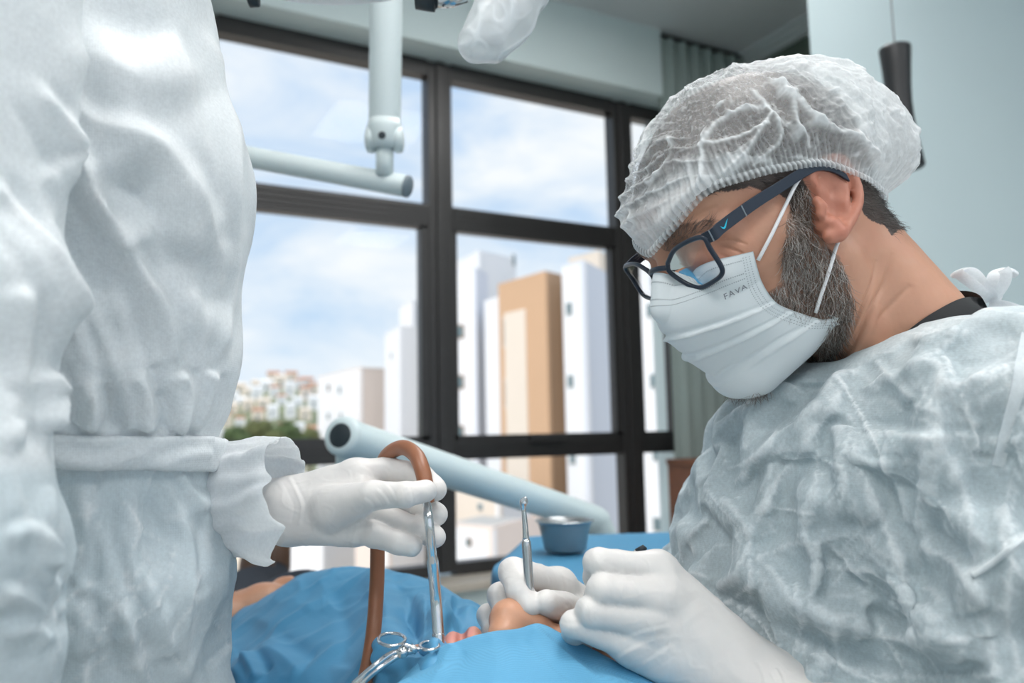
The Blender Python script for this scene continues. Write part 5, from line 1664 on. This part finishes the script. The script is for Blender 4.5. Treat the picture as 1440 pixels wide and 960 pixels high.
def patch(ctrl, nu, nv, lines=(), crum=.002, seed=0, th=.0012, scale=14):
    """cloth through a net of (px,py,depth) control points; rows x cols"""
    c = np.array([[P(*q) for q in r] for r in ctrl])
    t1 = np.stack([spline(c[i], nu) for i in range(len(c))], 0)
    g = np.stack([spline(t1[:, j], nv) for j in range(nu)], 0)
    v = g.reshape(-1, 3); q = grid_faces(nu, nv)
    n = vnormals(v, q)
    if n[:, 2].mean() < 0: n = -n; q = q[:, ::-1]
    cr = np.zeros(len(v))
    w_ = v + .02 * np.stack([fbm(v * 9 + seed, 2), fbm(v * 9 + 5 + seed, 2), fbm(v * 9 + 9, 2)], 1)
    dsp = crum * (ridged(w_ * scale + seed, 2) - .4) * 2 + crum * fbm(v * 12 + seed, 2)
    dsp = dsp + fold(v, n, lines, cr)
    v = v + n * dsp[:, None]
    n = vnormals(v, q)
    return np.vstack([v, v - n * th]), np.vstack([q, q[:, ::-1] + len(v)])


patient = empty('person', tuple(P(700, 1000, .70)), 'reclining patient under blue drapes, only nose and mouth uncovered', 'person')
PM = np.stack([UP * .985 - RT * .15 - FW * .05, -FW, RT], 1)
PM[:, 0] /= np.linalg.norm(PM[:, 0]); PM[:, 2] -= PM[:, 0] * (PM[:, 0] @ PM[:, 2]); PM[:, 2] /= np.linalg.norm(PM[:, 2]); PM[:, 1] = np.cross(PM[:, 2], PM[:, 0])
PO = P(711, 852, .603) - PM @ V(122, 0, -13) / 1000
pn = [(P(600, 1060, .72) - PO) @ PM * 1000, (P(530, 1080, .82) - PO) @ PM * 1000]


def d_patient(p):
    d = d_face(p, None)
    d = smin(d, d_chain(p, [(103, 0, 6), (111, 0, -11)], [11, 15.5]), 8)
    d = smin(d, d_sphere(mirror(p), (105, 16, -17), 12), 7)
    d = smin(d, d_ell(p, (97, 0, -42), (10, 24, 8)), 6)
    d = smin(d, d_ell(p, (95, 0, -58), (11, 22, 8)), 6)
    d = smax(d, -d_ell(p, (106, 0, -50), (10, 18, 4)), 3)
    for s_ in (1, -1):
        d = smax(d, -d_ell(p, (104, 7 * s_, -26), (4.5, 4, 3)), 2)
    return smin(d, d_chain(p, [(-20, 0, -20), pn[0], pn[1]], [52, 55, 70]), 25)


v, q = surface_nets(d_patient, (-125, -110, -240), (135, 100, 140), 3.0)
v, q = subdivide(v, q)
m_skin3 = mat('skin_patient', (.53, .275, .17), .42, sub=.12, bump=(260, .25, .0006), noise=(60, .10), attr=[('lips', (.60, .25, .20))])
pb = mesh_np('body', PO + (v / 1000) @ PM.T, q, m_skin3, patient)
set_attr(pb, 'lips', np.clip(.5 - d_ell(v.astype(np.float32), (98, 0, -50), (14, 25, 15)) / 5, 0, 1))
# clothed trunk, arms and legs beneath the drape
m_navy = mat('navy_clothes', (.012, .018, .030), .85, bump=(200, .3, .001))
TR = [P(560, 1075, .82), P(470, 1005, 1.0), P(370, 960, 1.24), P(300, 930, 1.5)]


def d_trunk(p):
    d = d_chain(p, TR, [.11, .115, .11, .10], .05)
    d = smin(d, d_sphere(p, P(425, 880, 1.24), .085), .06)
    for o in (-.08, .09):
        d = smin(d, d_chain(p, [TR[3] + FW * o, P(330, 850, 2.0) + FW * o, P(372, 825, 2.35) + FW * o], [.09, .065, .05]), .04)
    d = smin(d, d_chain(p, [P(560, 985, .98), P(440, 930, 1.16), P(352, 868, 1.10)], [.05, .045, .040], .02), .03)
    return d


v, q = surface_nets(d_trunk, np.minimum.reduce(TR + [P(300, 850, 2.45)]) - .25, np.maximum.reduce(TR + [P(372, 825, 2.5), P(560, 960, .92)]) + .25, .011)
mesh_np('clothes', v, q, m_navy, patient)
# folded forearm and hand showing beyond the drape
hand_ = hand_mesh('hand', patient,
    [(F((400, 838, 1.06), (425, 822, 1.06), (440, 818, 1.08)), [.010, .0095, .008]), (F((396, 842, 1.05), (420, 832, 1.05), (436, 830, 1.06)), [.010, .0095, .008]),
     (F((392, 848, 1.04), (414, 842, 1.04), (428, 842, 1.05)), [.010, .009, .008]), (F((388, 853, 1.04), (408, 851, 1.03), (420, 852, 1.04)), [.009, .0085, .007]), (F((380, 838, 1.07), (395, 822, 1.08), (408, 818, 1.08)), [.012, .010, .009])],
    [(F((372, 848, 1.05), (400, 840, 1.055)), [.022, .014]), (F((372, 852, 1.05), (392, 850, 1.045)), [.022, .013]), (F((325, 870, 1.03), (372, 849, 1.05)), [.034, .024])], h=.004, seed=9)
hand_.data.materials[0] = m_skin3
m_shoe = mat('brown_shoe', (.10, .055, .035), .5)
for o in (-.08, .09):
    c = P(372, 812, 2.38) + FW * o
    b = MB(); b.tube([c - UP * .04, c, c + UP * .06 + FW * .01, c + UP * .12 + FW * .03, c + UP * .15 + FW * .04], [.04, .052, .05, .042, .015], 16); b.build('shoe', m_shoe, patient, smooth=True)

# body drape
ctrl = [[(255, 930, 1.2), (370, 890, 1.2), (440, 860, 1.2), (520, 850, 1.15), (600, 862, 1.05), (650, 884, .95), (712, 915, .86)],
        [(255, 905, 1.06), (370, 842, 1.02), (440, 803, 1.0), (520, 800, .95), (600, 816, .90), (650, 838, .84), (703, 868, .78)],
        [(250, 930, .92), (350, 890, .88), (430, 858, .86), (510, 850, .82), (590, 876, .66), (640, 893, .645), (700, 912, .64)],
        [(250, 985, .78), (350, 960, .75), (430, 945, .72), (510, 930, .66), (590, 918, .562), (640, 930, .57), (700, 950, .57)],
        [(240, 1120, .66), (350, 1100, .64), (430, 1080, .62), (510, 1060, .56), (590, 1050, .53), (640, 1040, .53), (700, 1040, .53)]]
v, q = patch(ctrl, 220, 200, [([(520, 800), (538, 840), (548, 880), (540, 950)], 16, .010, 0), ([(612, 815), (622, 850), (612, 890)], 10, .009, 0), ([(640, 830), (630, 860), (640, 900)], 8, .006, 0), ([(560, 850), (585, 880), (590, 920)], 14, -.012, 0),
                               ([(340, 940), (380, 920), (430, 950)], 14, .007, 0), ([(330, 955), (350, 935), (365, 960)], 10, .007, 0), ([(440, 810), (400, 860), (350, 900)], 22, .006, 0), ([(680, 860), (640, 870), (600, 905)], 8, .005, 0)], .0025, 3)
bd = mesh_np('surgical_drape', v, q, m_drape2); tag(bd, 'bright blue surgical drape over the patient chest behind the suction tube', 'drape')
# face drape in the foreground
edge_ = [(540, 985, .555), (568, 950, .563), (600, 920, .567), (650, 900, .570), (692, 889, .572), (728, 884, .574), (760, 876, .577), (800, 895, .572), (860, 926, .560), (935, 966, .545), (990, 995, .53)]
r1 = edge_
r0 = [(x + 4, y + 22, d + .012) for x, y, d in edge_]       # turned-under hem
r2 = [(x + (x - 740) * .05, y + 22, d - .018) for x, y, d in edge_]
r3 = [(730 + (x - 740) * 1.12, 955 + (y - 900) * .35, d - .055) for x, y, d in edge_]
r4 = [(730 + (x - 740) * 1.3, 1060 + (y - 900) * .25, d - .10) for x, y, d in edge_]
v, q = patch([r0, r1, r2, r3, r4], 260, 130, [([(745, 880), (790, 915), (840, 960)], 6, .0022, 0), ([(640, 905), (620, 940), (600, 975)], 9, .002, 0), ([(690, 890), (700, 930), (690, 970)], 12, .0015, 0)], .0009, 11)
fd = mesh_np('surgical_drape', v, q, m_drape); tag(fd, 'pale blue woven drape over the patient face in the foreground', 'drape')

# dental chair carrying the patient
m_vinyl = mat('chair_vinyl', (.40, .45, .47), .45)
chair = empty('dental_chair', (0, 0, 0), 'grey reclined dental chair under the draped patient', 'dental chair')


def pad(name, a, b_, w, t, m, parent):
    a = np.asarray(a); b_ = np.asarray(b_); e = (b_ - a) / np.linalg.norm(b_ - a); s_ = np.cross(e, V(0, 0, 1)); s_ /= np.linalg.norm(s_); u_ = np.cross(s_, e)
    k = MB(); k.add([p_ + s_ * i * w / 2 + u_ * j * t for p_ in (a, b_) for i, j in ((-1, 0), (1, 0), (1, -1), (-1, -1))], [(0, 1, 2, 3), (7, 6, 5, 4), (0, 4, 5, 1), (1, 5, 6, 2), (2, 6, 7, 3), (3, 7, 4, 0)])
    return k.build(name, m, parent, smooth=True, bevel=.022)


D_ = V(0, 0, -.11)
pad('headrest', P(790, 1045, .68) + V(0, 0, -.03), P(660, 1040, .70) + V(0, 0, -.03), .26, .06, m_vinyl, chair)
pad('backrest', P(640, 1020, .74) + D_ * .6, TR[1] + D_, .50, .08, m_vinyl, chair)
pad('seat', TR[1] + D_ * 1.05, TR[3] + D_ * 1.05, .52, .09, m_vinyl, chair)
pad('leg_rest', TR[3] + D_, P(372, 850, 2.4) + D_ * .8, .46, .08, m_vinyl, chair)
cb = (TR[1] + TR[3]) / 2
b = MB(); b.tube([V(cb[0], cb[1], 0.04), V(cb[0], cb[1], cb[2] - .22)], [.13, .10], 24); b.build('column', m_white_metal, chair, smooth=True)
b = MB(); b.box((cb[0] - .2, cb[1] - .3, 0), (cb[0] + .2, cb[1] + .3, .04)); b.build('base_plate', m_white_metal, chair, bevel=.015)

# ---- tray table with blue cloth, steel cup
ZT = 1.05


def on_z(px, py, z):
    d = P(px, py, 1) - CAM; return CAM + d * ((z - CAM[2]) / d[2])


tc4 = [on_z(742, 753, ZT), on_z(985, 746, ZT), on_z(1000, 850, ZT), on_z(735, 838, ZT)]
tc4.insert(4, on_z(692, 799, ZT))
ctr_ = sum(tc4) / 5
table = empty('tray_table', (ctr_[0], ctr_[1], 0), 'instrument tray table hidden beneath a blue cloth', 'table')
b = MB(); b.prism([ctr_[:2] + (p_[:2] - ctr_[:2]) * .96 for p_ in tc4][::-1], ZT - .035, ZT - .005); b.build('tray', m_white_metal, table)
b = MB(); b.tube([V(ctr_[0], ctr_[1], .05), V(ctr_[0], ctr_[1], ZT - .035)], .022, 16); b.build('post', m_white_metal, table)
b = MB(); b.lathe((ctr_[0], ctr_[1], 0), (0, 0, 1), [(.2, 0), (.2, .02), (.18, .035), (.03, .05)], 28); b.build('base', m_white_metal, table, smooth=True)
NP_ = 160; peri = np.array([p_[:2] for p_ in tc4]); per = []
seg = np.r_[0, np.cumsum(np.linalg.norm(np.diff(np.vstack([peri, peri[:1]]), axis=0), axis=1))]
for s_ in np.linspace(0, seg[-1], NP_, endpoint=False):
    k = np.searchsorted(seg, s_, 'right') - 1; f_ = (s_ - seg[k]) / (seg[k + 1] - seg[k]); per.append(peri[k] + (peri[(k + 1) % 5] - peri[k]) * f_)
per = np.array(per)
for _ in range(3): per = (np.roll(per, 1, 0) + per * 2 + np.roll(per, -1, 0)) / 4
vv = []
lv = [(.0, 0), (.35, 0), (.7, 0), (.93, 0), (1.0, -.002), (1.02, -.012), (1.028, -.04), (1.034, -.09), (1.045, -.15)]
for i in range(NP_):
    for s_, dz in lv:
        xy = ctr_[:2] + (per[i] - ctr_[:2]) * s_
        wob = (.010 * math.sin(i * .55) + .008 * math.sin(i * .23 + 1)) * min(1, max(0, -dz / .08))
        o_ = per[i] - ctr_[:2]; o_ = o_ / np.linalg.norm(o_)
        vv.append((*(xy + o_ * wob), ZT + .001 + dz))
vv = np.array(vv); vv[:, 2] += .0035 * np.clip(fbm(vv * 11, 2), 0, 1)
cloth = mesh_np('table_cloth', vv, grid_faces(NP_, len(lv), True), m_drape2); tag(cloth, 'bright blue cloth covering the tray table beneath the steel cup', 'cloth')
m_cup = mat('worn_steel', (.30, .32, .33), .30, .55, noise=(60, .08))
m_steel = mat('brushed_steel', (.62, .63, .64), .22, 1.0, noise=(60, .05))
cb = on_z(795, 779, ZT); cbz = ZT + .006
cup = empty('steel_cup', (cb[0], cb[1], cbz), 'small stainless steel cup standing on the blue tray cloth', 'cup')
b = MB(); pr = [(.001, .0), (.030, 0), (.034, .003), (.042, .040), (.0445, .046), (.047, .047), (.047, .0485), (.0440, .0485), (.041, .040), (.033, .005), (.001, .004)]
b.lathe((cb[0], cb[1], cbz), (0, 0, 1), pr, 40); b.build('bowl', m_cup, cup, smooth=True)
b = MB(); b.tube([V(cb[0], cb[1], cbz + .0482) + V(math.cos(t_), math.sin(t_), 0) * .0468 for t_ in np.linspace(0, 2 * math.pi, 41)], .0012, 8, caps=False); b.build('rim', m_steel, cup, smooth=True)
print('patient', time.time() - _t0)
# ================================================================== equipment and instruments
m_arm = mat('grey_enamel', (.62, .72, .735), .35)
m_arm_w = mat('pale_enamel', (.62, .70, .71), .35)
m_dark = mat('dark_plug', (.015, .025, .032), .5)
m_chrome = mat('polished_steel', (.70, .71, .72), .12, 1.0)

# ---- slanted equipment arm behind the hand
A_, B_ = P(484, 614, 1.25), P(828, 727, 1.74)
ax = (B_ - A_) / np.linalg.norm(B_ - A_)
arm = empty('equipment_arm', tuple(A_), 'slanted grey tubular equipment arm in front of the window', 'equipment arm')
b = MB()
el = [A_, A_ + (B_ - A_) * .1, A_ + (B_ - A_) * .5, B_, B_ + ax * .03 - V(0, 0, .006), B_ + ax * .055 - V(0, 0, .025), B_ + ax * .066 - V(0, 0, .055), B_ + ax * .066 - V(0, 0, .11)]
fb = el[-1]
b.tube(spline(el, 60), [.0300] * 20 + list(np.linspace(.0300, .0275, 40)), 28); b.build('tube', m_arm, arm, smooth=True, autosmooth=.7)
fdir = -(ax * .80 + FW * .25 - RT * .18); fdir /= np.linalg.norm(fdir)
b = MB(); b.lathe(A_ + fdir * -.02, fdir, [(.0305, 0), (.0318, .010), (.0312, .027), (.026, .032), (.018, .0325)], 32); b.build('end_collar', m_arm, arm, smooth=True)
b = MB(); b.lathe(A_ + fdir * .008, fdir, [(.0195, 0), (.0195, .0045), (.017, .006), (.001, .0062)], 28); b.build('end_plug', m_dark, arm, smooth=True)
b = MB(); p0 = P(489, 622, 1.275); b.tube([p0, p0 - V(0, 0, .062), p0 - V(0, 0, .064)], [.019, .019, .014], 20); b.build('stub', m_arm, arm, smooth=True)
b = MB(); b.tube([fb + V(0, 0, .01), V(fb[0], fb[1], .02)], .0275, 24); b.build('post', m_arm, arm, smooth=True)
b = MB(); b.lathe((fb[0], fb[1], 0), (0, 0, 1), [(.16, 0), (.16, .02), (.14, .03), (.02, .035)], 28); b.build('base', m_arm, arm, smooth=True)

# ---- lamp arm: hanging pole, knuckle, cross bar
larm = empty('swing_bracket', tuple(P(543, 0, 1.3)), 'pale grey ceiling bracket with hanging pole and cross bar', 'bracket')
tp_, kn = P(543, -20, 1.3), P(541, 186, 1.3)
b = MB(); tpz = tp_.copy(); up_ = (tp_ - kn) / np.linalg.norm(tp_ - kn); lng = (ZC - kn[2]) / up_[2]
b.tube([kn, kn + up_ * .01, kn + up_ * lng], [.0235, .0262, .0285], 28); b.build('pole', m_arm_w, larm, smooth=True)
b = MB(); b.lathe(kn + up_ * .02, -up_, [(.0262, 0), (.0285, .012), (.0275, .038), (.022, .046), (.015, .047)], 28); b.build('knuckle', m_arm_w, larm, smooth=True)
for s_ in (-1, 1):
    c = kn + RT * .022 * s_ - UP * .012
    b = MB(); b.lathe(c - RT * .006 * s_, RT * s_, [(.020, 0), (.022, .004), (.021, .012), (.014, .015), (.001, .0152)], 24); b.build('knuckle_cheek', m_arm_w, larm, smooth=True)
b = MB(); b.lathe(kn - FW * .029 - UP * .012, FW, [(.006, 0), (.006, .01)], 16); b.build('screw_hole', m_dark, larm)
e0 = P(541, 247, 1.3)
b = MB(); b.tube([kn - up_ * .02, e0], .0145, 20); b.build('spigot', m_arm_w, larm, smooth=True)
ba, bb = P(572, 262, 1.3), P(200, 193, 1.42)
b = MB(); b.tube([ba, ba + (bb - ba) * .02, bb], [.0175, .0182, .0185], 24); b.build('cross_bar', m_arm_w, larm, smooth=True, autosmooth=.7)
dd_ = (ba - bb) / np.linalg.norm(ba - bb); b = MB(); b.lathe(ba - dd_ * .001, dd_, [(.0182, 0), (.0182, .004), (.016, .006), (.001, .0062)], 24); b.build('end_cap', mat('slate_cap', (.16, .2, .23), .5), larm, smooth=True)

# ---- operating lamp head, only its lower rim enters the frame
lamp = empty('operating_lamp', tuple(P(470, -70, .86)), 'white operating lamp head whose lower rim shows at the top edge', 'lamp')
hc = P(468, -80, .86)
v, q = surface_nets(lambda p: smax(d_ell(p, hc, (.155, .06, .062), np.stack([RT, FW, UP], 1)), -d_ell(p, hc - FW * .075, (.13, .05, .045), np.stack([RT, FW, UP], 1)), .008), hc - .2, hc + .2, .006)
v, q = subdivide(v, q); mesh_np('housing', v, q, m_white_metal, lamp)
b = MB(); b.tube([P(585, -4, .83), P(603, -3, .83), P(612, -2, .83)], [.012, .0135, .0135], 20); b.build('handle_collar', m_dark, lamp, smooth=True)
b = MB(); b.tube([P(611, -6, .83), P(635, -8, .83), P(655, -12, .83)], [.0135, .013, .011], 20); b.build('handle_socket', m_chrome, lamp, smooth=True)
b = MB(); b.tube([P(655, -14, .83), P(690, -30, .80), P(735, -50, .78)], [.009, .009, .01], 16); b.build('yoke', m_white_metal, lamp, smooth=True)
b = MB(); b.tube([P(350, -3, .85), P(362, -4, .85)], [.010, .010], 16); b.build('rim_clip', m_dark, lamp, smooth=True)
b = MB(); b.tube([P(470, -120, .90), P(470, -200, 1.1), V(*P(470, -200, 1.1)[:2], ZC)], .018, 16); b.build('suspension_tube', m_arm_w, lamp, smooth=True)


def film_mat():
    m = bpy.data.materials.new('plastic_film'); m.use_nodes = True
    N = m.node_tree.nodes; L = m.node_tree.links
    b = N['Principled BSDF']; b.inputs['Base Color'].default_value = (.80, .84, .86, 1); b.inputs['Roughness'].default_value = .28
    tr = N.new('ShaderNodeBsdfTransparent'); mx = N.new('ShaderNodeMixShader')
    a = N.new('ShaderNodeAttribute'); a.attribute_name = 'crease'; mr = N.new('ShaderNodeMapRange'); mr.inputs[3].default_value = .55; mr.inputs[4].default_value = .92
    L.new(a.outputs['Fac'], mr.inputs[0]); L.new(mr.outputs[0], mx.inputs[0]); L.new(tr.outputs[0], mx.inputs[1]); L.new(b.outputs[0], mx.inputs[2]); L.new(mx.outputs[0], N['Material Output'].inputs[0])
    return m


bagp = [P(752, -70, .775), P(730, -20, .77), P(708, 22, .765), P(686, 50, .76), P(670, 62, .757)]
v, q = surface_nets(lambda p: d_chain(p, bagp, [.026, .0275, .0285, .0235, .0165], .012), np.minimum.reduce(bagp) - .05, np.maximum.reduce(bagp) + .05, .0024)
v, q = subdivide(v, q); n_ = vnormals(v, q); w_ = v + .008 * np.stack([fbm(v * 30, 2), fbm(v * 30 + 4, 2), fbm(v * 30 + 8, 2)], 1); cr = ridged(w_ * V(34, 34, 22), 2)
hl = empty('wrapped_grip', tuple(bagp[2]), 'lamp grip wrapped in clear crinkled plastic film at top centre', 'lamp grip')
o = mesh_np('plastic_film', v + n_ * (.0028 * (cr - .4))[:, None], q, film_mat(), hl); set_attr(o, 'crease', np.clip((cr - .45) * 2 + .2, 0, 1))
b = MB(); b.tube(spline([P(765, -110, .775)] + bagp[:4], 16), list(np.linspace(.013, .016, 16)), 20); b.build('grip', m_white_metal, hl, smooth=True)

# ---- suction: brown hose and steel cannula
suc = empty('suction_tube', tuple(P(600, 700, .6)), 'brown rubber suction hose with a steel cannula in the gloved hand', 'suction tube')
hp_ = [P(505, 985, .595), P(516, 945, .612), P(525, 890, .635), P(530, 820, .655), P(531, 760, .668), P(533, 700, .668), P(538, 655, .658), P(548, 637, .645), P(567, 629, .630), P(584, 639, .616), P(593, 658, .604), P(598, 680, .598), P(600, 706, .597)]
b = MB(); b.tube(spline(hp_, 110), .0061, 20); ho = b.build('hose', mat('brown_rubber', (.27, .105, .05), .38, noise=(80, .08)), suc, smooth=True)
cp = [P(599, 700, .595), P(603, 735, .584), P(608, 785, .588), P(613, 840, .597), P(616.5, 895, .590), P(617, 915, .585)]
b = MB(); b.tube(spline(cp, 60), [.0033] * 4 + [.0036] * 20 + [.0044] * 28 + [.0040] * 8, 20); b.build('cannula', m_chrome, suc, smooth=True)
b = MB(); b.tube([P(616.2, 890, .591), P(616.6, 898, .590)], [.0046, .0046], 20); b.build('tip_ring', m_chrome, suc, smooth=True)

# ---- forceps lying on the drape
fo_ = empty('forceps', tuple(P(560, 916, 0.571)), 'steel ring handled forceps lying on the blue chest drape', 'forceps')


def ring_(cx, cy, rx, ry, d, dd):
    return [P(cx + rx * math.cos(t_), cy + ry * math.sin(t_), d + dd * math.sin(t_)) for t_ in np.linspace(0, 2 * math.pi, 33)]


for nm_, rg, sh in (('upper', ring_(551, 899, 19, 9, 0.573, -.020), [P(566, 906, 0.564), P(585, 913, 0.564), P(560, 922, 0.563), P(530, 942, .556), P(500, 968, .552)]), ('lower', ring_(604, 908, 13, 6, 0.569, -.014), [P(593, 911, 0.564), P(575, 916, 0.563), P(552, 918, 0.563), P(528, 935, 0.556), P(497, 962, .552)])):
    b = MB(); b.tube(rg, .0013, 10, caps=False); b.tube(spline(sh, 24), list(np.linspace(.0015, .0024, 24)), 10)
    b.build('forceps_arm', m_chrome, fo_, smooth=True)
b = MB(); b.tube([P(566, 917, 0.560), P(566, 917, 0.569)], .0042, 16); b.build('pivot_screw', m_chrome, fo_, smooth=True)
b = MB(); b.tube([P(577, 908, 0.563), P(586, 916, 0.563)], .0024, 10); b.build('ratchet', m_chrome, fo_, smooth=True)

# ---- dental elevator in the far hand
ev = empty('dental_elevator', tuple(P(743, 820, .610)), 'slim steel elevator with a curved tip held upright in the far hand', 'dental instrument')
b = MB(); b.tube([P(748, 872, .606), P(744, 823, .609), P(740.5, 768, .612), P(740, 762, .612), P(739.6, 757, .612)], [.0032, .0036, .0037, .0036, .0026], 20); b.build('handle', m_steel, ev, smooth=True)
b = MB(); b.tube(spline([P(739.6, 758, .612), P(738.5, 740, .612), P(737, 722, .612), P(736, 712, .612), P(737, 704, .611), P(740, 699, .609)], 30), list(np.linspace(.0026, .0018, 14)) + list(np.linspace(.0018, .0034, 9)) + list(np.linspace(.0034, .0008, 7)), 16); b.build('blade', m_chrome, ev, smooth=True)
b = MB()
for k in range(3): b.tube([P(740.7, 771 + 5 * k, .612), P(740.8, 772.5 + 5 * k, .612)], .0034, 20)
b.build('grip_ring', m_steel, ev, smooth=True)
# ---- mirror handle through the near fist, only its dark end shows
mi = empty('dental_mirror', tuple(P(890, 782, .60)), 'dark metal instrument end poking above the nearer gloved fist', 'dental instrument')
b = MB(); b.tube([P(848, 832, .612), P(885, 787, .604), P(897, 775, .602)], .0026, 14); b.build('handle', m_steel, mi, smooth=True)
b = MB(); b.tube([P(896, 776, .602), P(906, 771, .600), P(909, 772, .600)], [.0028, .0030, .0012], 14); b.build('end_knob', m_dark, mi, smooth=True)

# ---- stool and legs of the dentist (below the frame)
sc = P(1240, 1320, .72); zs = .60
stool = empty('stool', (sc[0], sc[1], 0), 'round grey stool under the seated dentist', 'stool')
b = MB(); b.lathe((sc[0], sc[1], zs - .07), (0, 0, 1), [(.17, 0), (.19, .02), (.19, .05), (.17, .07), (.01, .072)], 32); b.build('seat', m_vinyl, stool, smooth=True)
b = MB(); b.tube([V(sc[0], sc[1], .08), V(sc[0], sc[1], zs - .07)], .028, 18); b.build('column', m_chrome, stool, smooth=True)
for k in range(5):
    a_ = k * 2 * math.pi / 5; e_ = V(math.cos(a_), math.sin(a_), 0)
    b = MB(); b.tube([V(sc[0], sc[1], .10), V(sc[0], sc[1], .07) + e_ * .26], [.022, .015], 12); lg = b.build('leg', m_dark, stool, smooth=True)
    b = MB(); b.lathe(V(sc[0], sc[1], .03) + e_ * .26 - np.cross(e_, V(0, 0, 1)) * .012, np.cross(e_, V(0, 0, 1)), [(.028, 0), (.03, .004), (.03, .02), (.028, .024)], 18); b.build('castor', m_dark, lg, smooth=True)
for kn_ in (P(960, 1420, .66), P(930, 1330, .90)):
    b = MB(); b.tube([V(kn_[0], kn_[1], kn_[2]), V(kn_[0], kn_[1], .08)], [.068, .045], 18); b.build('trouser_leg', m_navy, dentist, smooth=True)
    fx = HM[:, 0] * V(1, 1, 0); fx /= np.linalg.norm(fx); ft = V(kn_[0], kn_[1], 0)
    b = MB(); b.tube([ft - fx * .07 + V(0, 0, .035), ft - fx * .05 + V(0, 0, .05), ft + fx * .05 + V(0, 0, .05), ft + fx * .15 + V(0, 0, .034), ft + fx * .2 + V(0, 0, .03)], [.02, .04, .045, .038, .015], 16); b.build('shoe', m_dark, dentist, smooth=True)
